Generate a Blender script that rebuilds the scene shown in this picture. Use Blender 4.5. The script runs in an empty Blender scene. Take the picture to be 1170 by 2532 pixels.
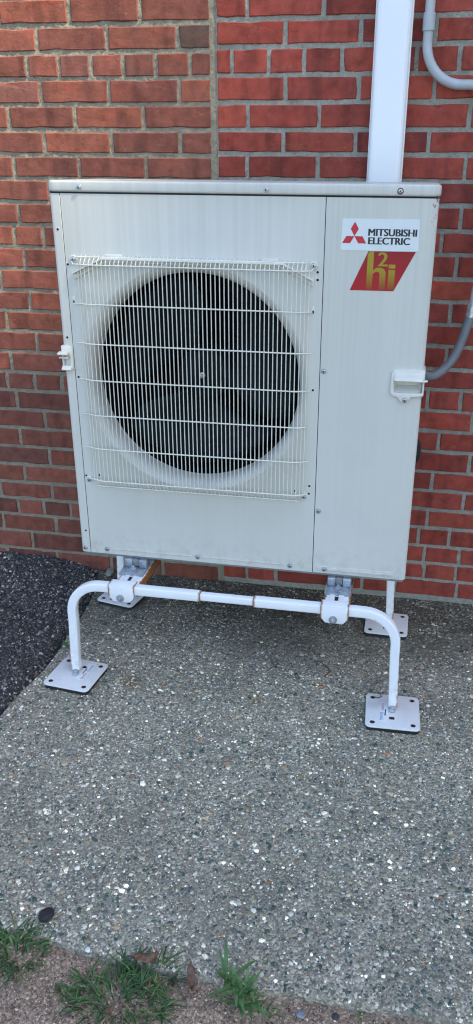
import bpy, bmesh, math, random
import numpy as np
from mathutils import Vector, Matrix

random.seed(7)
RNG = np.random.default_rng(11)
SC = bpy.context.scene
COL = SC.collection
R = math.radians
Z0 = 0.342            # height of the cabinet's bottom edge above the slab

KZ = 0.9765           # cabinet drawing heights to metres

# ------------------------------------------------------------------ camera
def make_camera():
    f, yaw, pitch, roll = 1948.7, 0.176512, 0.411376, 0.008423
    pos = Vector((0.8971, -1.9765, 1.0495 + Z0))
    ca, sa, cb, sb = math.cos(yaw), math.sin(yaw), math.cos(pitch), math.sin(pitch)
    fw = Vector((-sa * cb, ca * cb, -sb)); r = Vector((ca, sa, 0)); u = r.cross(fw)
    cc, sc = math.cos(roll), math.sin(roll)
    r2 = cc * r + sc * u; u2 = -sc * r + cc * u
    cam = bpy.data.cameras.new('camera'); cam.sensor_fit = 'VERTICAL'
    cam.sensor_height = 24.0; cam.lens = 24.0 * f / 2532.0
    cam.shift_x = (585.0 - 648.6) / 2532.0; cam.clip_start = 0.02; cam.clip_end = 500
    o = bpy.data.objects.new('camera', cam); COL.objects.link(o)
    o.matrix_world = Matrix(((r2.x, u2.x, -fw.x, pos.x), (r2.y, u2.y, -fw.y, pos.y), (r2.z, u2.z, -fw.z, pos.z), (0, 0, 0, 1)))
    SC.camera = o
make_camera()

# ------------------------------------------------------------------ sky, sun, exposure
SUN_EL, SUN_AZ = R(50), R(112)        # azimuth from +Y towards +X: the sun stands to the right, behind an added unseen block, so the corner lies in open shade
W = bpy.data.worlds.new('World'); SC.world = W; W.use_nodes = True
wn = W.node_tree; bg = wn.nodes['Background']
sky = wn.nodes.new('ShaderNodeTexSky'); sky.sky_type = 'NISHITA'; sky.sun_disc = False
sky.sun_elevation = SUN_EL; sky.sun_rotation = SUN_AZ
sky.air_density = 1.0; sky.dust_density = 0.8; sky.ozone_density = 1.0
wn.links.new(sky.outputs[0], bg.inputs[0]); bg.inputs[1].default_value = 0.15
sun = bpy.data.lights.new('sun', 'SUN'); sun.energy = 4.6; sun.angle = R(4.2); sun.color = (1, .84, .62)
so = bpy.data.objects.new('sun', sun); COL.objects.link(so)
sd = Vector((math.sin(SUN_AZ) * math.cos(SUN_EL), math.cos(SUN_AZ) * math.cos(SUN_EL), math.sin(SUN_EL)))
so.rotation_euler = sd.to_track_quat('Z', 'Y').to_euler()
so.location = (0, 0, 6)
SC.cycles.filter_width = 1.15
SC.view_settings.view_transform = 'Standard'; SC.view_settings.look = 'None'
SC.view_settings.exposure = 1.58; SC.view_settings.gamma = 1
SC.view_settings.use_curve_mapping = False

# ------------------------------------------------------------------ helpers: objects
def tag(o, label=None, cat=None, group=None, kind=None):
    if label: o['label'] = label
    if cat: o['category'] = cat
    if group: o['group'] = group
    if kind: o['kind'] = kind
    return o

def empty(name, loc, label, cat, group=None):
    o = bpy.data.objects.new(name, None); COL.objects.link(o); o.location = loc
    o.empty_display_size = .05
    return tag(o, label, cat, group)

def adopt(o, parent):
    if parent is not None:
        o.parent = parent
        base = Matrix.Identity(4); q = parent
        while q is not None:
            base = q.matrix_basis if q.parent is None else q.matrix_parent_inverse @ q.matrix_basis
            break
        # parents are either Empties at top level (translation only) or meshes built in world space
        w = world_of(parent)
        o.matrix_parent_inverse = w.inverted()
    return o

def world_of(o):
    m = o.matrix_basis.copy()
    if o.parent is not None:
        m = world_of(o.parent) @ o.matrix_parent_inverse @ m
    return m

def link(name, me, m=None, parent=None, loc=None, rot=None):
    o = bpy.data.objects.new(name, me); COL.objects.link(o)
    if m is not None and not me.materials:
        for x in (m if isinstance(m, (list, tuple)) else [m]): me.materials.append(x)
    if loc: o.location = loc
    if rot: o.rotation_euler = rot
    return adopt(o, parent)

class MB:
    """collects shapes given in cabinet coordinates (z from the cabinet bottom) or, with dz=0, in world coordinates"""
    def __init__(s, dz=Z0, kz=None): s.bm = bmesh.new(); s.dz = dz; s.kz = KZ if kz is None else kz; s.mi = 0
    def _merge(s, b):
        for f in b.faces: f.material_index = s.mi
        me = bpy.data.meshes.new('t'); b.to_mesh(me); b.free(); s.bm.from_mesh(me); bpy.data.meshes.remove(me)
    def box(s, x0, x1, y0, y1, z0, z1, bev=0, seg=2):
        b = bmesh.new(); bmesh.ops.create_cube(b, size=1)
        for v in b.verts: v.co = Vector(((x0 + x1) / 2 + v.co.x * (x1 - x0), (y0 + y1) / 2 + v.co.y * (y1 - y0), (z0 + z1) / 2 + v.co.z * (z1 - z0)))
        if bev: bmesh.ops.bevel(b, geom=list(b.edges), offset=bev, segments=seg, affect='EDGES', profile=.5)
        s._merge(b); return s
    def prism(s, poly, axis, a0, a1, bev=0, seg=2):
        b = bmesh.new()
        P = {'y': lambda p, a: (p[0], a, p[1]), 'z': lambda p, a: (p[0], p[1], a), 'x': lambda p, a: (a, p[0], p[1])}[axis]
        v0 = [b.verts.new(P(p, a0)) for p in poly]; v1 = [b.verts.new(P(p, a1)) for p in poly]
        n = len(poly)
        b.faces.new(v0); b.faces.new(v1[::-1])
        for i in range(n): b.faces.new((v0[i], v1[i], v1[(i + 1) % n], v0[(i + 1) % n]))
        bmesh.ops.recalc_face_normals(b, faces=b.faces)
        if bev:
            ed = [e for e in b.edges if len(e.link_faces) == 2 and e.calc_face_angle(0) > R(30)]
            bmesh.ops.bevel(b, geom=ed, offset=bev, segments=seg, affect='EDGES', profile=.5)
        s._merge(b); return s
    def sweep(s, path, prof, side=None, cap=True, closed=True):
        """prof: 2-D outline; side: fixed binormal vector or None for parallel transport"""
        b = bmesh.new(); path = [Vector(p) for p in path]; n = len(path); rings = []
        nrm = None
        for i, p in enumerate(path):
            t = (path[min(i + 1, n - 1)] - path[max(i - 1, 0)]).normalized()
            if side is not None:
                bi = Vector(side); nn = bi.cross(t).normalized()
            else:
                if nrm is None:
                    a = Vector((0, 0, 1)) if abs(t.z) < .9 else Vector((1, 0, 0))
                    nrm = (a - a.dot(t) * t).normalized()
                nrm = (nrm - nrm.dot(t) * t).normalized(); nn = nrm; bi = t.cross(nn)
            rings.append([b.verts.new(p + bi * q[0] + nn * q[1]) for q in prof])
        k = len(prof)
        for i in range(n - 1):
            for j in range(k if closed else k - 1):
                b.faces.new((rings[i][j], rings[i][(j + 1) % k], rings[i + 1][(j + 1) % k], rings[i + 1][j]))
        if cap and closed: b.faces.new(rings[0][::-1]); b.faces.new(rings[-1])
        bmesh.ops.recalc_face_normals(b, faces=b.faces)
        s._merge(b); return s
    def tube(s, path, r, n=8):
        return s.sweep(path, [(r * math.cos(2 * math.pi * i / n), r * math.sin(2 * math.pi * i / n)) for i in range(n)])
    def lathe(s, prof, c, n=64, a0=0, a1=2 * math.pi, caps=True):
        """prof: list of (radius, y); axis along Y through c=(x,z)"""
        b = bmesh.new(); full = abs(a1 - a0 - 2 * math.pi) < 1e-6
        m = n if full else n + 1
        rings = []
        for (r_, y) in prof:
            rings.append([b.verts.new((c[0] + r_ * math.cos(a0 + (a1 - a0) * i / n), y, c[1] + r_ * math.sin(a0 + (a1 - a0) * i / n))) for i in range(m)])
        for i in range(len(prof) - 1):
            for j in range(n):
                b.faces.new((rings[i][j], rings[i][(j + 1) % m], rings[i + 1][(j + 1) % m], rings[i + 1][j]))
        if caps and full and prof[0][0] > 0: b.faces.new(rings[0])
        if caps and full and prof[-1][0] > 0: b.faces.new(rings[-1])
        bmesh.ops.remove_doubles(b, verts=b.verts, dist=1e-6)
        bmesh.ops.recalc_face_normals(b, faces=b.faces)
        s._merge(b); return s
    def cyl(s, c, axis, r, h, n=16, bev=0):
        """h along axis from c; axis in 'xyz'"""
        circ = [(r * math.cos(2 * math.pi * i / n), r * math.sin(2 * math.pi * i / n)) for i in range(n)]
        if axis == 'y': return s.prism([(c[0] + a, c[2] + q) for a, q in circ], 'y', c[1], c[1] + h, bev)
        if axis == 'z': return s.prism([(c[0] + a, c[1] + q) for a, q in circ], 'z', c[2], c[2] + h, bev)
        return s.prism([(c[1] + a, c[2] + q) for a, q in circ], 'x', c[0], c[0] + h, bev)
    def raw(s, verts, faces):
        b = bmesh.new(); vs = [b.verts.new(v) for v in verts]
        for f in faces: b.faces.new([vs[i] for i in f])
        s._merge(b); return s
    def xform(s, M):
        bmesh.ops.transform(s.bm, matrix=M, verts=s.bm.verts); return s
    def mesh(s, name, smooth=None):
        if s.dz and s.kz != 1:
            for v in s.bm.verts: v.co.z *= s.kz
        if s.dz: bmesh.ops.translate(s.bm, vec=(0, 0, s.dz), verts=s.bm.verts)
        me = bpy.data.meshes.new(name); s.bm.to_mesh(me); s.bm.free()
        if smooth is not None:
            me.shade_smooth() if hasattr(me, 'shade_smooth') else None
            if hasattr(me, 'set_sharp_from_angle'): me.set_sharp_from_angle(angle=R(smooth))
        return me
    def build(s, name, m, parent=None, smooth=35):
        return link(name, s.mesh(name, smooth), m, parent)

def rrect(x0, x1, y0, y1, r, n=4, corners=(1, 1, 1, 1)):
    P = []
    for k, (cx, cy) in enumerate(((x1 - r, y1 - r), (x0 + r, y1 - r), (x0 + r, y0 + r), (x1 - r, y0 + r))):
        if corners[k]:
            for i in range(n + 1):
                a = math.pi / 2 * (k + i / n); P.append((cx + r * math.cos(a), cy + r * math.sin(a)))
        else: P.append((cx + (r if k in (0, 3) else -r), cy + (r if k in (0, 1) else -r)))
    return P
def rsq(w, r=.004, n=3): return rrect(-w / 2, w / 2, -w / 2, w / 2, r, n)

def vnoise(x, y, scale, seed):
    """smooth lattice noise in -1..1"""
    g = np.random.default_rng(seed).uniform(-1, 1, (257, 257))
    u = np.asarray(x) * scale + 1000.3; v = np.asarray(y) * scale + 1000.7
    i = np.floor(u).astype(int); j = np.floor(v).astype(int); a = u - i; b = v - j
    a = a * a * (3 - 2 * a); b = b * b * (3 - 2 * b)
    def G(p, q): return g[p % 257, q % 257]
    return (G(i, j) * (1 - a) + G(i + 1, j) * a) * (1 - b) + (G(i, j + 1) * (1 - a) + G(i + 1, j + 1) * a) * b

def np_mesh(name, co, tris, colors=None, smooth=True):
    me = bpy.data.meshes.new(name); n = len(co); k = tris.shape[1]; f = len(tris)
    me.vertices.add(n); me.vertices.foreach_set('co', np.ascontiguousarray(co, np.float32).ravel())
    me.loops.add(f * k); me.loops.foreach_set('vertex_index', np.ascontiguousarray(tris, np.int32).ravel())
    me.polygons.add(f); me.polygons.foreach_set('loop_start', np.arange(0, f * k, k, dtype=np.int32))
    if smooth: me.polygons.foreach_set('use_smooth', np.ones(f, dtype=bool))
    if colors is not None:
        at = me.attributes.new('tint', 'FLOAT_COLOR', 'POINT')
        c4 = np.ones((n, 4), np.float32); c4[:, :3] = colors; at.data.foreach_set('color', c4.ravel())
    me.update(calc_edges=True); me.validate()
    return me

# ------------------------------------------------------------------ helpers: materials
class NT:
    def __init__(s, name, rough=.5, metal=0, spec=.5):
        s.m = bpy.data.materials.new(name); s.m.use_nodes = True; s.t = s.m.node_tree
        s.b = s.t.nodes['Principled BSDF']; s.b.inputs['Roughness'].default_value = rough; s.b.inputs['Metallic'].default_value = metal
        s.b.inputs['Specular IOR Level'].default_value = spec
    def n(s, typ, **kw):
        q = s.t.nodes.new('ShaderNode' + typ)
        for k, v in kw.items():
            if hasattr(q, k) and k not in ('inputs',): setattr(q, k, v)
        return q
    def put(s, sock, v):
        if isinstance(v, bpy.types.NodeSocket): s.t.links.new(v, sock)
        elif isinstance(v, (tuple, list)): sock.default_value = (*v, 1) if len(v) == 3 and sock.type == 'RGBA' else v
        else: sock.default_value = v
    def coord(s, which='Object'): return s.n('TexCoord').outputs[which]
    def mapped(s, vec, scale=(1, 1, 1), loc=(0, 0, 0)):
        q = s.n('Mapping'); s.put(q.inputs[0], vec); s.put(q.inputs['Scale'], scale); s.put(q.inputs['Location'], loc); return q.outputs[0]
    def noise(s, vec, scale, detail=3, rough=.55, out='Fac'):
        q = s.n('TexNoise'); s.put(q.inputs['Vector'], vec); s.put(q.inputs['Scale'], scale); s.put(q.inputs['Detail'], detail); s.put(q.inputs['Roughness'], rough)
        return q.outputs[out]
    def vor(s, vec, scale, out='Color', feature='F1'):
        q = s.n('TexVoronoi', feature=feature); s.put(q.inputs['Vector'], vec); s.put(q.inputs['Scale'], scale); return q.outputs[out]
    def ramp(s, fac, stops, interp='LINEAR'):
        q = s.n('ValToRGB'); s.put(q.inputs[0], fac); e = q.color_ramp.elements; q.color_ramp.interpolation = interp
        while len(e) < len(stops): e.new(.5)
        for i, (p, c) in enumerate(stops):
            e[i].position = p; e[i].color = (*c, 1) if isinstance(c, (tuple, list)) else (c, c, c, 1)
        return q.outputs[0]
    def mix(s, fac, a, b, typ='MIX'):
        q = s.n('Mix', data_type='RGBA', blend_type=typ)
        s.put(q.inputs[0], fac); s.put(q.inputs[6], a); s.put(q.inputs[7], b); return q.outputs[2]
    def math(s, op, a, b=0.0, clamp=False):
        q = s.n('Math', operation=op, use_clamp=clamp); s.put(q.inputs[0], a); s.put(q.inputs[1], b); return q.outputs[0]
    def sep(s, vec):
        q = s.n('SeparateXYZ'); s.put(q.inputs[0], vec); return q.outputs
    def bump(s, h, strength=.3, dist=.001, prev=None):
        q = s.n('Bump'); s.put(q.inputs['Height'], h); s.put(q.inputs['Strength'], strength); s.put(q.inputs['Distance'], dist)
        if prev is not None: s.put(q.inputs['Normal'], prev)
        return q.outputs[0]
    def base(s, v): s.put(s.b.inputs['Base Color'], v); return s
    def rough(s, v): s.put(s.b.inputs['Roughness'], v); return s
    def normal(s, v): s.put(s.b.inputs['Normal'], v); return s

def simple(name, col, rough=.5, metal=0, var=.12, scale=40, bump=0, spec=.5):
    t = NT(name, rough, metal, spec); c = t.coord()
    n = t.noise(c, scale, 4)
    t.base(t.mix(1.0, tuple(col), t.ramp(n, [(.25, 1 - var), (.75, 1 + var)]), 'MULTIPLY'))
    if bump: t.normal(t.bump(t.noise(c, scale * 6, 3), bump, .0008))
    return t.m

MAT = {}
def paint_cabinet():
    t = NT('cabinet_paint', .38, spec=.4); c = t.coord()
    run = t.noise(t.mapped(c, (48, 20, .45)), 1.0, 5, .62)              # rain streaks running down
    run2 = t.noise(t.mapped(c, (210, 40, 1.3)), 1.0, 2, .5)
    f = t.math('ADD', t.math('MULTIPLY', run, .7), t.math('MULTIPLY', run2, .3))
    # streaks are strongest where rain runs off the lid
    z = t.sep(c)[2]
    g = t.ramp(t.math('MULTIPLY', t.math('SUBTRACT', z, Z0), 1.0), [(.0, .12), (.45, .45), (.85, 1.0)])
    dirt = t.math('MULTIPLY', t.ramp(f, [(.42, 0.0), (.66, 1.0)]), g)
    col = t.mix(t.math('MULTIPLY', dirt, .42), (.60, .595, .535), (.43, .44, .395))
    blot = t.noise(c, 7, 5)
    col = t.mix(t.ramp(blot, [(.5, 0.0), (.75, .35)]), col, (.51, .52, .465))
    xyz = t.sep(c)
    zone = t.math('MULTIPLY', t.ramp(xyz[0], [(.932, 0.0), (.938, 1.0)]), t.ramp(t.math('SUBTRACT', z, Z0), [(.90, 0.0), (.975, 1.0), (.989, 1.0), (.992, 0.0)]))
    zone = t.math('MULTIPLY', zone, t.ramp(t.noise(t.mapped(c, (260, 200, 90)), 1.0, 3), [(.56, 0.0), (.64, 1.0)]))
    col = t.mix(t.math('MULTIPLY', zone, .9), col, (.17, .075, .03))
    spl = t.math('MULTIPLY', t.ramp(t.math('SUBTRACT', z, Z0), [(.0, 1.0), (.10, 0.0)]), t.ramp(t.noise(c, 34, 5, .7), [(.48, 0.0), (.72, .5)]))
    col = t.mix(spl, col, (.30, .29, .26))
    spk = t.ramp(t.vor(c, 60, 'Distance'), [(.03, 1.0), (.05, 0.0)])
    rare = t.ramp(t.noise(c, 45, 1), [(.66, 0.0), (.69, 1.0)])
    col = t.mix(t.math('MULTIPLY', t.math('MULTIPLY', spk, rare), .6), col, (.12, .11, .10))
    t.base(col); t.rough(t.ramp(blot, [(.3, .34), (.7, .48)]))
    t.normal(t.bump(t.noise(c, 900, 2), .05, .0004))
    return t.m
MAT['cabinet'] = paint_cabinet()
MAT['ivory'] = simple('ivory_wire_coating', (.72, .70, .60), .35, var=.08)
MAT['ivory_plastic'] = simple('ivory_plastic', (.68, .665, .59), .45, var=.10, scale=25)
MAT['base_grey'] = simple('base_pan_grey', (.20, .215, .225), .5, var=.2)
MAT['black_void'] = simple('coil_black', (.004, .0045, .005), .8, spec=.1)
MAT['hole'] = simple('hole_dark', (.012, .012, .012), .8)
MAT['gap'] = simple('seam_dark', (.02, .021, .022), .8)
MAT['fan'] = simple('fan_plastic', (.0055, .0095, .0125), .6, var=.2, scale=12, spec=.12)
MAT['zinc'] = simple('zinc_plate', (.48, .50, .52), .36, .75, .3, 120)
MAT['galv'] = simple('galvanised_steel', (.40, .44, .48), .42, .55, .35, 55)
MAT['rubber'] = simple('rubber_black', (.015, .015, .016), .75)
MAT['rust'] = simple('rust_brown', (.13, .045, .018), .85, var=.5, scale=200)
MAT['rust_orange'] = simple('rust_orange', (.26, .13, .06), .85, var=.8, scale=110)
MAT['pvc'] = simple('duct_pvc', (.80, .82, .835), .32, var=.04, scale=5)
MAT['pipe_grey'] = simple('conduit_paint', (.40, .43, .45), .42, var=.1, scale=30)
MAT['hose'] = simple('flex_conduit_grey', (.17, .185, .195), .5, var=.12, scale=30)
MAT['black_foam'] = simple('pipe_foam_black', (.012, .012, .013), .8, bump=.3)

def stand_paint(name, rustx=None, amount=.5):
    """white powder coat; rust creeps from the cut ends along the generated axis"""
    t = NT(name, .3); c = t.coord(); g = t.coord('Generated')
    n = t.noise(c, 60, 4); blot = t.noise(c, 14, 4)
    col = t.mix(t.ramp(blot, [(.4, 0.0), (.8, .3)]), (.83, .85, .86), (.68, .70, .71))
    fleck = t.math('MULTIPLY', t.ramp(t.noise(c, 170, 2), [(.70, 0.0), (.74, 1.0)]), t.ramp(t.noise(c, 22, 2), [(.52, 0.0), (.62, 1.0)]))
    col = t.mix(t.math('MULTIPLY', fleck, .8), col, (.24, .12, .05))
    zc_ = t.sep(c)[2]
    spl = t.math('MULTIPLY', t.ramp(zc_, [(.01, 1.0), (.14, 0.0)]), t.ramp(t.noise(c, 48, 5, .7), [(.45, 0.0), (.70, .65)]))
    col = t.mix(spl, col, (.36, .32, .26))
    if rustx is not None:
        ax, lo, hi, wd = rustx
        x = t.sep(g)[ax]
        e1 = t.math('SUBTRACT', 1.0, t.math('DIVIDE', x, wd), True) if lo else 0.0
        e2 = t.math('SUBTRACT', 1.0, t.math('DIVIDE', t.math('SUBTRACT', 1.0, x), wd), True) if hi else 0.0
        e = t.math('ADD', e1, e2)
        m_ = t.ramp(t.math('ADD', t.math('MULTIPLY', e, 1.0), t.math('SUBTRACT', n, .62)), [(.35, 0.0), (.75, 1.0)])
        col = t.mix(t.math('MULTIPLY', m_, amount), col, (.33, .13, .035))
    t.base(col); t.normal(t.bump(t.noise(c, 400, 2), .04, .0005))
    return t.m
MAT['stand'] = stand_paint('stand_white')
MAT['stand_rail'] = stand_paint('stand_white_rail', (0, True, True, .03), .9)
MAT['stand_inner'] = stand_paint('stand_white_inner', (0, True, True, .28), .9)
MAT['stand_sleeve'] = stand_paint('stand_white_sleeve', (0, True, True, .14), 1.0)
MAT['stand_cross'] = stand_paint('stand_white_cross', (0, True, True, .16), 1.0)
MAT['stand_plate'] = stand_paint('stand_plate_grey', None)
def plate_paint():
    t = NT('foot_plate_paint', .4); c = t.coord()
    col = t.mix(t.ramp(t.noise(c, 30, 4), [(.35, 0.0), (.75, .5)]), (.76, .77, .74), (.62, .63, .61))
    col = t.mix(t.ramp(t.noise(c, 160, 3), [(.68, 0.0), (.73, .7)]), col, (.22, .15, .10))
    t.base(col); return t.m
MAT['stand_plate'] = plate_paint()  # duller than the tubes

def brick_mat():
    t = NT('fired_brick', .85, spec=.25)
    oi = t.n('ObjectInfo'); c = t.coord()
    off = t.n('CombineXYZ'); t.put(off.inputs[0], t.math('MULTIPLY', oi.outputs['Random'], 37.0)); t.put(off.inputs[2], t.math('MULTIPLY', oi.outputs['Random'], 91.0))
    a = t.n('VectorMath', operation='ADD'); t.put(a.inputs[0], c); t.put(a.inputs[1], off.outputs[0]); v = a.outputs[0]
    col = oi.outputs['Color']
    band = t.noise(t.mapped(v, (22, 1, 2.5)), 1.0, 2, .4)              # kiln flash bands across the face
    col = t.mix(t.math('MULTIPLY', t.ramp(band, [(.52, 0.0), (.66, 1.0)]), .55), col, t.mix(1.0, col, (.45, .50, .60), 'MULTIPLY'))
    blot = t.noise(v, 28, 5, .6)
    col = t.mix(1.0, col, t.ramp(blot, [(.25, .62), (.5, 1.0), (.8, 1.35)]), 'MULTIPLY')
    hot = t.noise(t.mapped(v, (9, 9, 22)), 1.0, 2)
    col = t.mix(t.ramp(hot, [(.55, 0.0), (.75, .55)]), col, t.mix(1.0, col, (1.45, .95, .85), 'MULTIPLY'))
    grain = t.noise(v, 420, 3, .7)
    col = t.mix(1.0, col, t.ramp(grain, [(.3, .82), (.7, 1.15)]), 'MULTIPLY')
    fl = t.ramp(t.noise(v, 260, 2), [(.735, 0.0), (.76, 1.0)])
    col = t.mix(t.math('MULTIPLY', fl, .55), col, (.5, .44, .38))
    lime = t.math('MULTIPLY', t.ramp(t.noise(t.mapped(v, (16, 1, 40)), 1.0, 5, .7), [(.58, 0.0), (.75, .35)]), t.ramp(t.noise(v, 90, 3), [(.4, 0.0), (.6, 1.0)]))
    col = t.mix(lime, col, (.42, .30, .26))
    t.base(col)
    b1 = t.bump(t.noise(v, 110, 5, .65), .55, .0022)
    scr = t.noise(t.mapped(v, (14, 1, 160)), 1.0, 3)
    b2 = t.bump(scr, .25, .001, b1)
    t.normal(t.bump(grain, .35, .0006, b2))
    return t.m
MAT['brick'] = brick_mat()

def mortar_mat(name, c0, c1, dark):
    t = NT(name, .95, spec=.2); c = t.coord()
    n = t.noise(c, 60, 5, .65); g = t.noise(c, 480, 3, .7)
    col = t.mix(t.ramp(n, [(.3, 0.0), (.7, 1.0)]), c0, c1)
    col = t.mix(1.0, col, t.ramp(g, [(.28, .55), (.5, 1.0), (.75, 1.3)]), 'MULTIPLY')
    col = t.mix(t.ramp(t.noise(c, 9, 4), [(.5, 0.0), (.75, .6)]), col, dark)
    col = t.mix(t.ramp(t.noise(c, 330, 1), [(.72, 0.0), (.75, .8)]), col, (.62, .60, .55))
    t.base(col)
    t.normal(t.bump(g, .8, .0016, t.bump(t.noise(c, 140, 4), .7, .003)))
    return t.m
MAT['mortar_left'] = mortar_mat('mortar_buff_grey', (.225, .197, .145), (.315, .28, .21), (.15, .13, .10))
MAT['mortar_right'] = mortar_mat('mortar_light_grey', (.256, .248, .208), (.368, .352, .296), (.168, .160, .132))

def tinted(name, rough, var, bump, scale=300, spec=.4):
    t = NT(name, rough, spec=spec); c = t.coord(); q = t.n('Attribute', attribute_name='tint')
    n = t.noise(c, scale, 3)
    t.base(t.mix(1.0, q.outputs['Color'], t.ramp(n, [(.25, 1 - var), (.75, 1 + var)]), 'MULTIPLY'))
    if bump: t.normal(t.bump(n, bump, .0008))
    return t.m
MAT['pebble'] = tinted('aggregate_stone', .6, .28, .3)
MAT['asphalt_stone'] = tinted('asphalt_stone', .55, .3, .3)

def concrete_mat(name, c0, c1, moss=None, stains=(), soil_shade=None):
    t = NT(name, .93, spec=.25); c = t.coord()
    n = t.noise(c, 7, 5, .6); f = t.noise(c, 260, 4, .75)
    col = t.mix(t.ramp(n, [(.3, 0.0), (.7, 1.0)]), c0, c1)
    cell = t.sep(t.vor(c, 240))[0]
    col = t.mix(1.0, col, t.ramp(cell, [(.0, .45), (.35, .8), (.75, 1.1), (1.0, 1.75)]), 'MULTIPLY')
    col = t.mix(1.0, col, t.ramp(f, [(.25, .6), (.75, 1.4)]), 'MULTIPLY')
    if moss: col = t.mix(t.ramp(t.noise(c, 3.2, 5), [(.46, 0.0), (.72, .60)]), col, moss)
    if soil_shade:
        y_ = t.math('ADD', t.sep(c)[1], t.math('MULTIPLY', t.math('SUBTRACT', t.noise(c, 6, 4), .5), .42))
        col = t.mix(t.ramp(y_, [(.0, 0.0), (.36, .84)]), col, soil_shade)  # earth tone that also paints in shade towards the wall
    for (x, y, r_, cc) in stains:
        d = t.n('VectorMath', operation='DISTANCE'); t.put(d.inputs[0], c); t.put(d.inputs[1], (x, y, 0))
        m_ = t.ramp(t.math('ADD', t.math('DIVIDE', d.outputs['Value'], r_), t.math('MULTIPLY', t.math('SUBTRACT', t.noise(c, 60, 4), .5), 1.6)), [(.2, .85), (1.0, 0.0)])
        col = t.mix(m_, col, cc)
    t.base(col)
    t.normal(t.bump(f, .7, .002, t.bump(t.noise(c, 90, 4), .5, .003)))
    return t.m
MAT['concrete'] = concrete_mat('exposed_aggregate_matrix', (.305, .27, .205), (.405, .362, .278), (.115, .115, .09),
    [(.183, -.146, .045, (.20, .12, .04)), (.556, -.162, .035, (.20, .12, .05))], (.036, .031, .023))  # last colour: dark earth, doubling as painted shade under the unit
MAT['sandy'] = concrete_mat('sandy_concrete', (.28, .205, .145), (.38, .285, .205), (.17, .12, .08))
MAT['asphalt'] = concrete_mat('asphalt_binder', (.042, .041, .041), (.064, .062, .061))
MAT['ground'] = concrete_mat('ground_paving', (.05, .05, .05), (.075, .075, .073))
def leaf_mat(name, c0, c1, scale=30):
    t = NT(name, .5); c = t.coord()
    t.base(t.mix(t.ramp(t.noise(c, scale, 3), [(.3, 0.0), (.7, 1.0)]), c0, c1))
    t.b.inputs['Subsurface Weight'].default_value = .0
    return t.m
MAT['grass'] = tinted('grass_blade', .5, .25, 0, 60)
MAT['weed'] = leaf_mat('weed_leaf', (.045, .11, .03), (.10, .20, .055), 60)
MAT['weed_stem'] = leaf_mat('weed_stem', (.16, .26, .09), (.22, .33, .12), 60)
MAT['dry'] = leaf_mat('dry_leaf', (.085, .042, .024), (.20, .115, .07), 130)
MAT['twig'] = leaf_mat('twig_bark', (.07, .035, .022), (.12, .06, .04), 90)

# ------------------------------------------------------------------ ground
def ngon_slab(name, top_poly, z1, z0, m, bev=.006):
    b = MB(0); b.prism(top_poly, 'z', z0, z1, bev, 2); return b.build(name, m, None, 40)

tag(link('ground', (lambda me: (me.from_pydata([(-60, -60, -.05), (60, -60, -.05), (60, 60, -.05), (-60, 60, -.05)], [], [(0, 1, 2, 3)]), me)[1])(bpy.data.meshes.new('ground')), MAT['ground']), kind='structure')

ASPH = [(-.70, -2.6), (-.42, -1.3), (-.20, -.72), (-.142, -.47), (-.125, -.358), (-.116, -.253), (-.099, -.127), (-.097, -.027), (-.1035, .067), (-.107, .1955), (-.125, .34), (-.171, .5126), (-.175, .53)]
def asph_x(y): return np.interp(y, [p[1] for p in ASPH], [p[0] for p in ASPH])
EDGE = [(-.9, -.92), (-.3, -.952), (.193, -.975), (.309, -.985), (.456, -1.001), (.617, -1.0046), (.816, -1.007), (.992, -1.003), (1.35, -1.014), (3.2, -1.05)]
def edge_y(x): return np.interp(x, [p[0] for p in EDGE], [p[1] for p in EDGE])
# concrete slab: left border along the asphalt, front border along the crack
fx = np.linspace(3.2, -.36, 150); front = [(x, float(edge_y(x) + .003 * vnoise(x, 0, 40, 3) + .002 * vnoise(x, 0, 130, 4))) for x in fx]
ly = [y for y in np.linspace(float(front[-1][1]) + .02, .53, 60)]
left = [(float(asph_x(y)) + .003 * float(vnoise(y, 1, 45, 5)), float(y)) for y in ly]
slab_poly = [(3.2, .53)] + front + left
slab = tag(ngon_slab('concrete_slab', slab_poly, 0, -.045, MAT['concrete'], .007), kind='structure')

# strip of older sandy concrete in front of the slab
def grid_sheet(name, x0, x1, y0, y1, step, hfun, m):
    nx = int((x1 - x0) / step) + 1; ny = int((y1 - y0) / step) + 1
    X, Y = np.meshgrid(np.linspace(x0, x1, nx), np.linspace(y0, y1, ny)); Zz = hfun(X, Y)
    idx = np.arange(nx * ny).reshape(ny, nx)
    q = np.stack([idx[:-1, :-1], idx[:-1, 1:], idx[1:, 1:], idx[1:, :-1]], -1).reshape(-1, 4)
    return link(name, np_mesh(name, np.stack([X, Y, Zz], -1).reshape(-1, 3), q), m)
def sandy_h(X, Y):
    d = edge_y(X) - Y
    return -.011 + .003 * vnoise(X, Y, 12, 8) + .0018 * vnoise(X, Y, 60, 9) - .012 * np.exp(-(np.maximum(d, 0) / .02) ** 2) * (.5 + .5 * vnoise(X, Y, 14, 10))
sandy = tag(grid_sheet('sandy_path', -.5, 1.7, -1.7, -.935, .008, sandy_h, MAT['sandy']), kind='structure')

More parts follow.
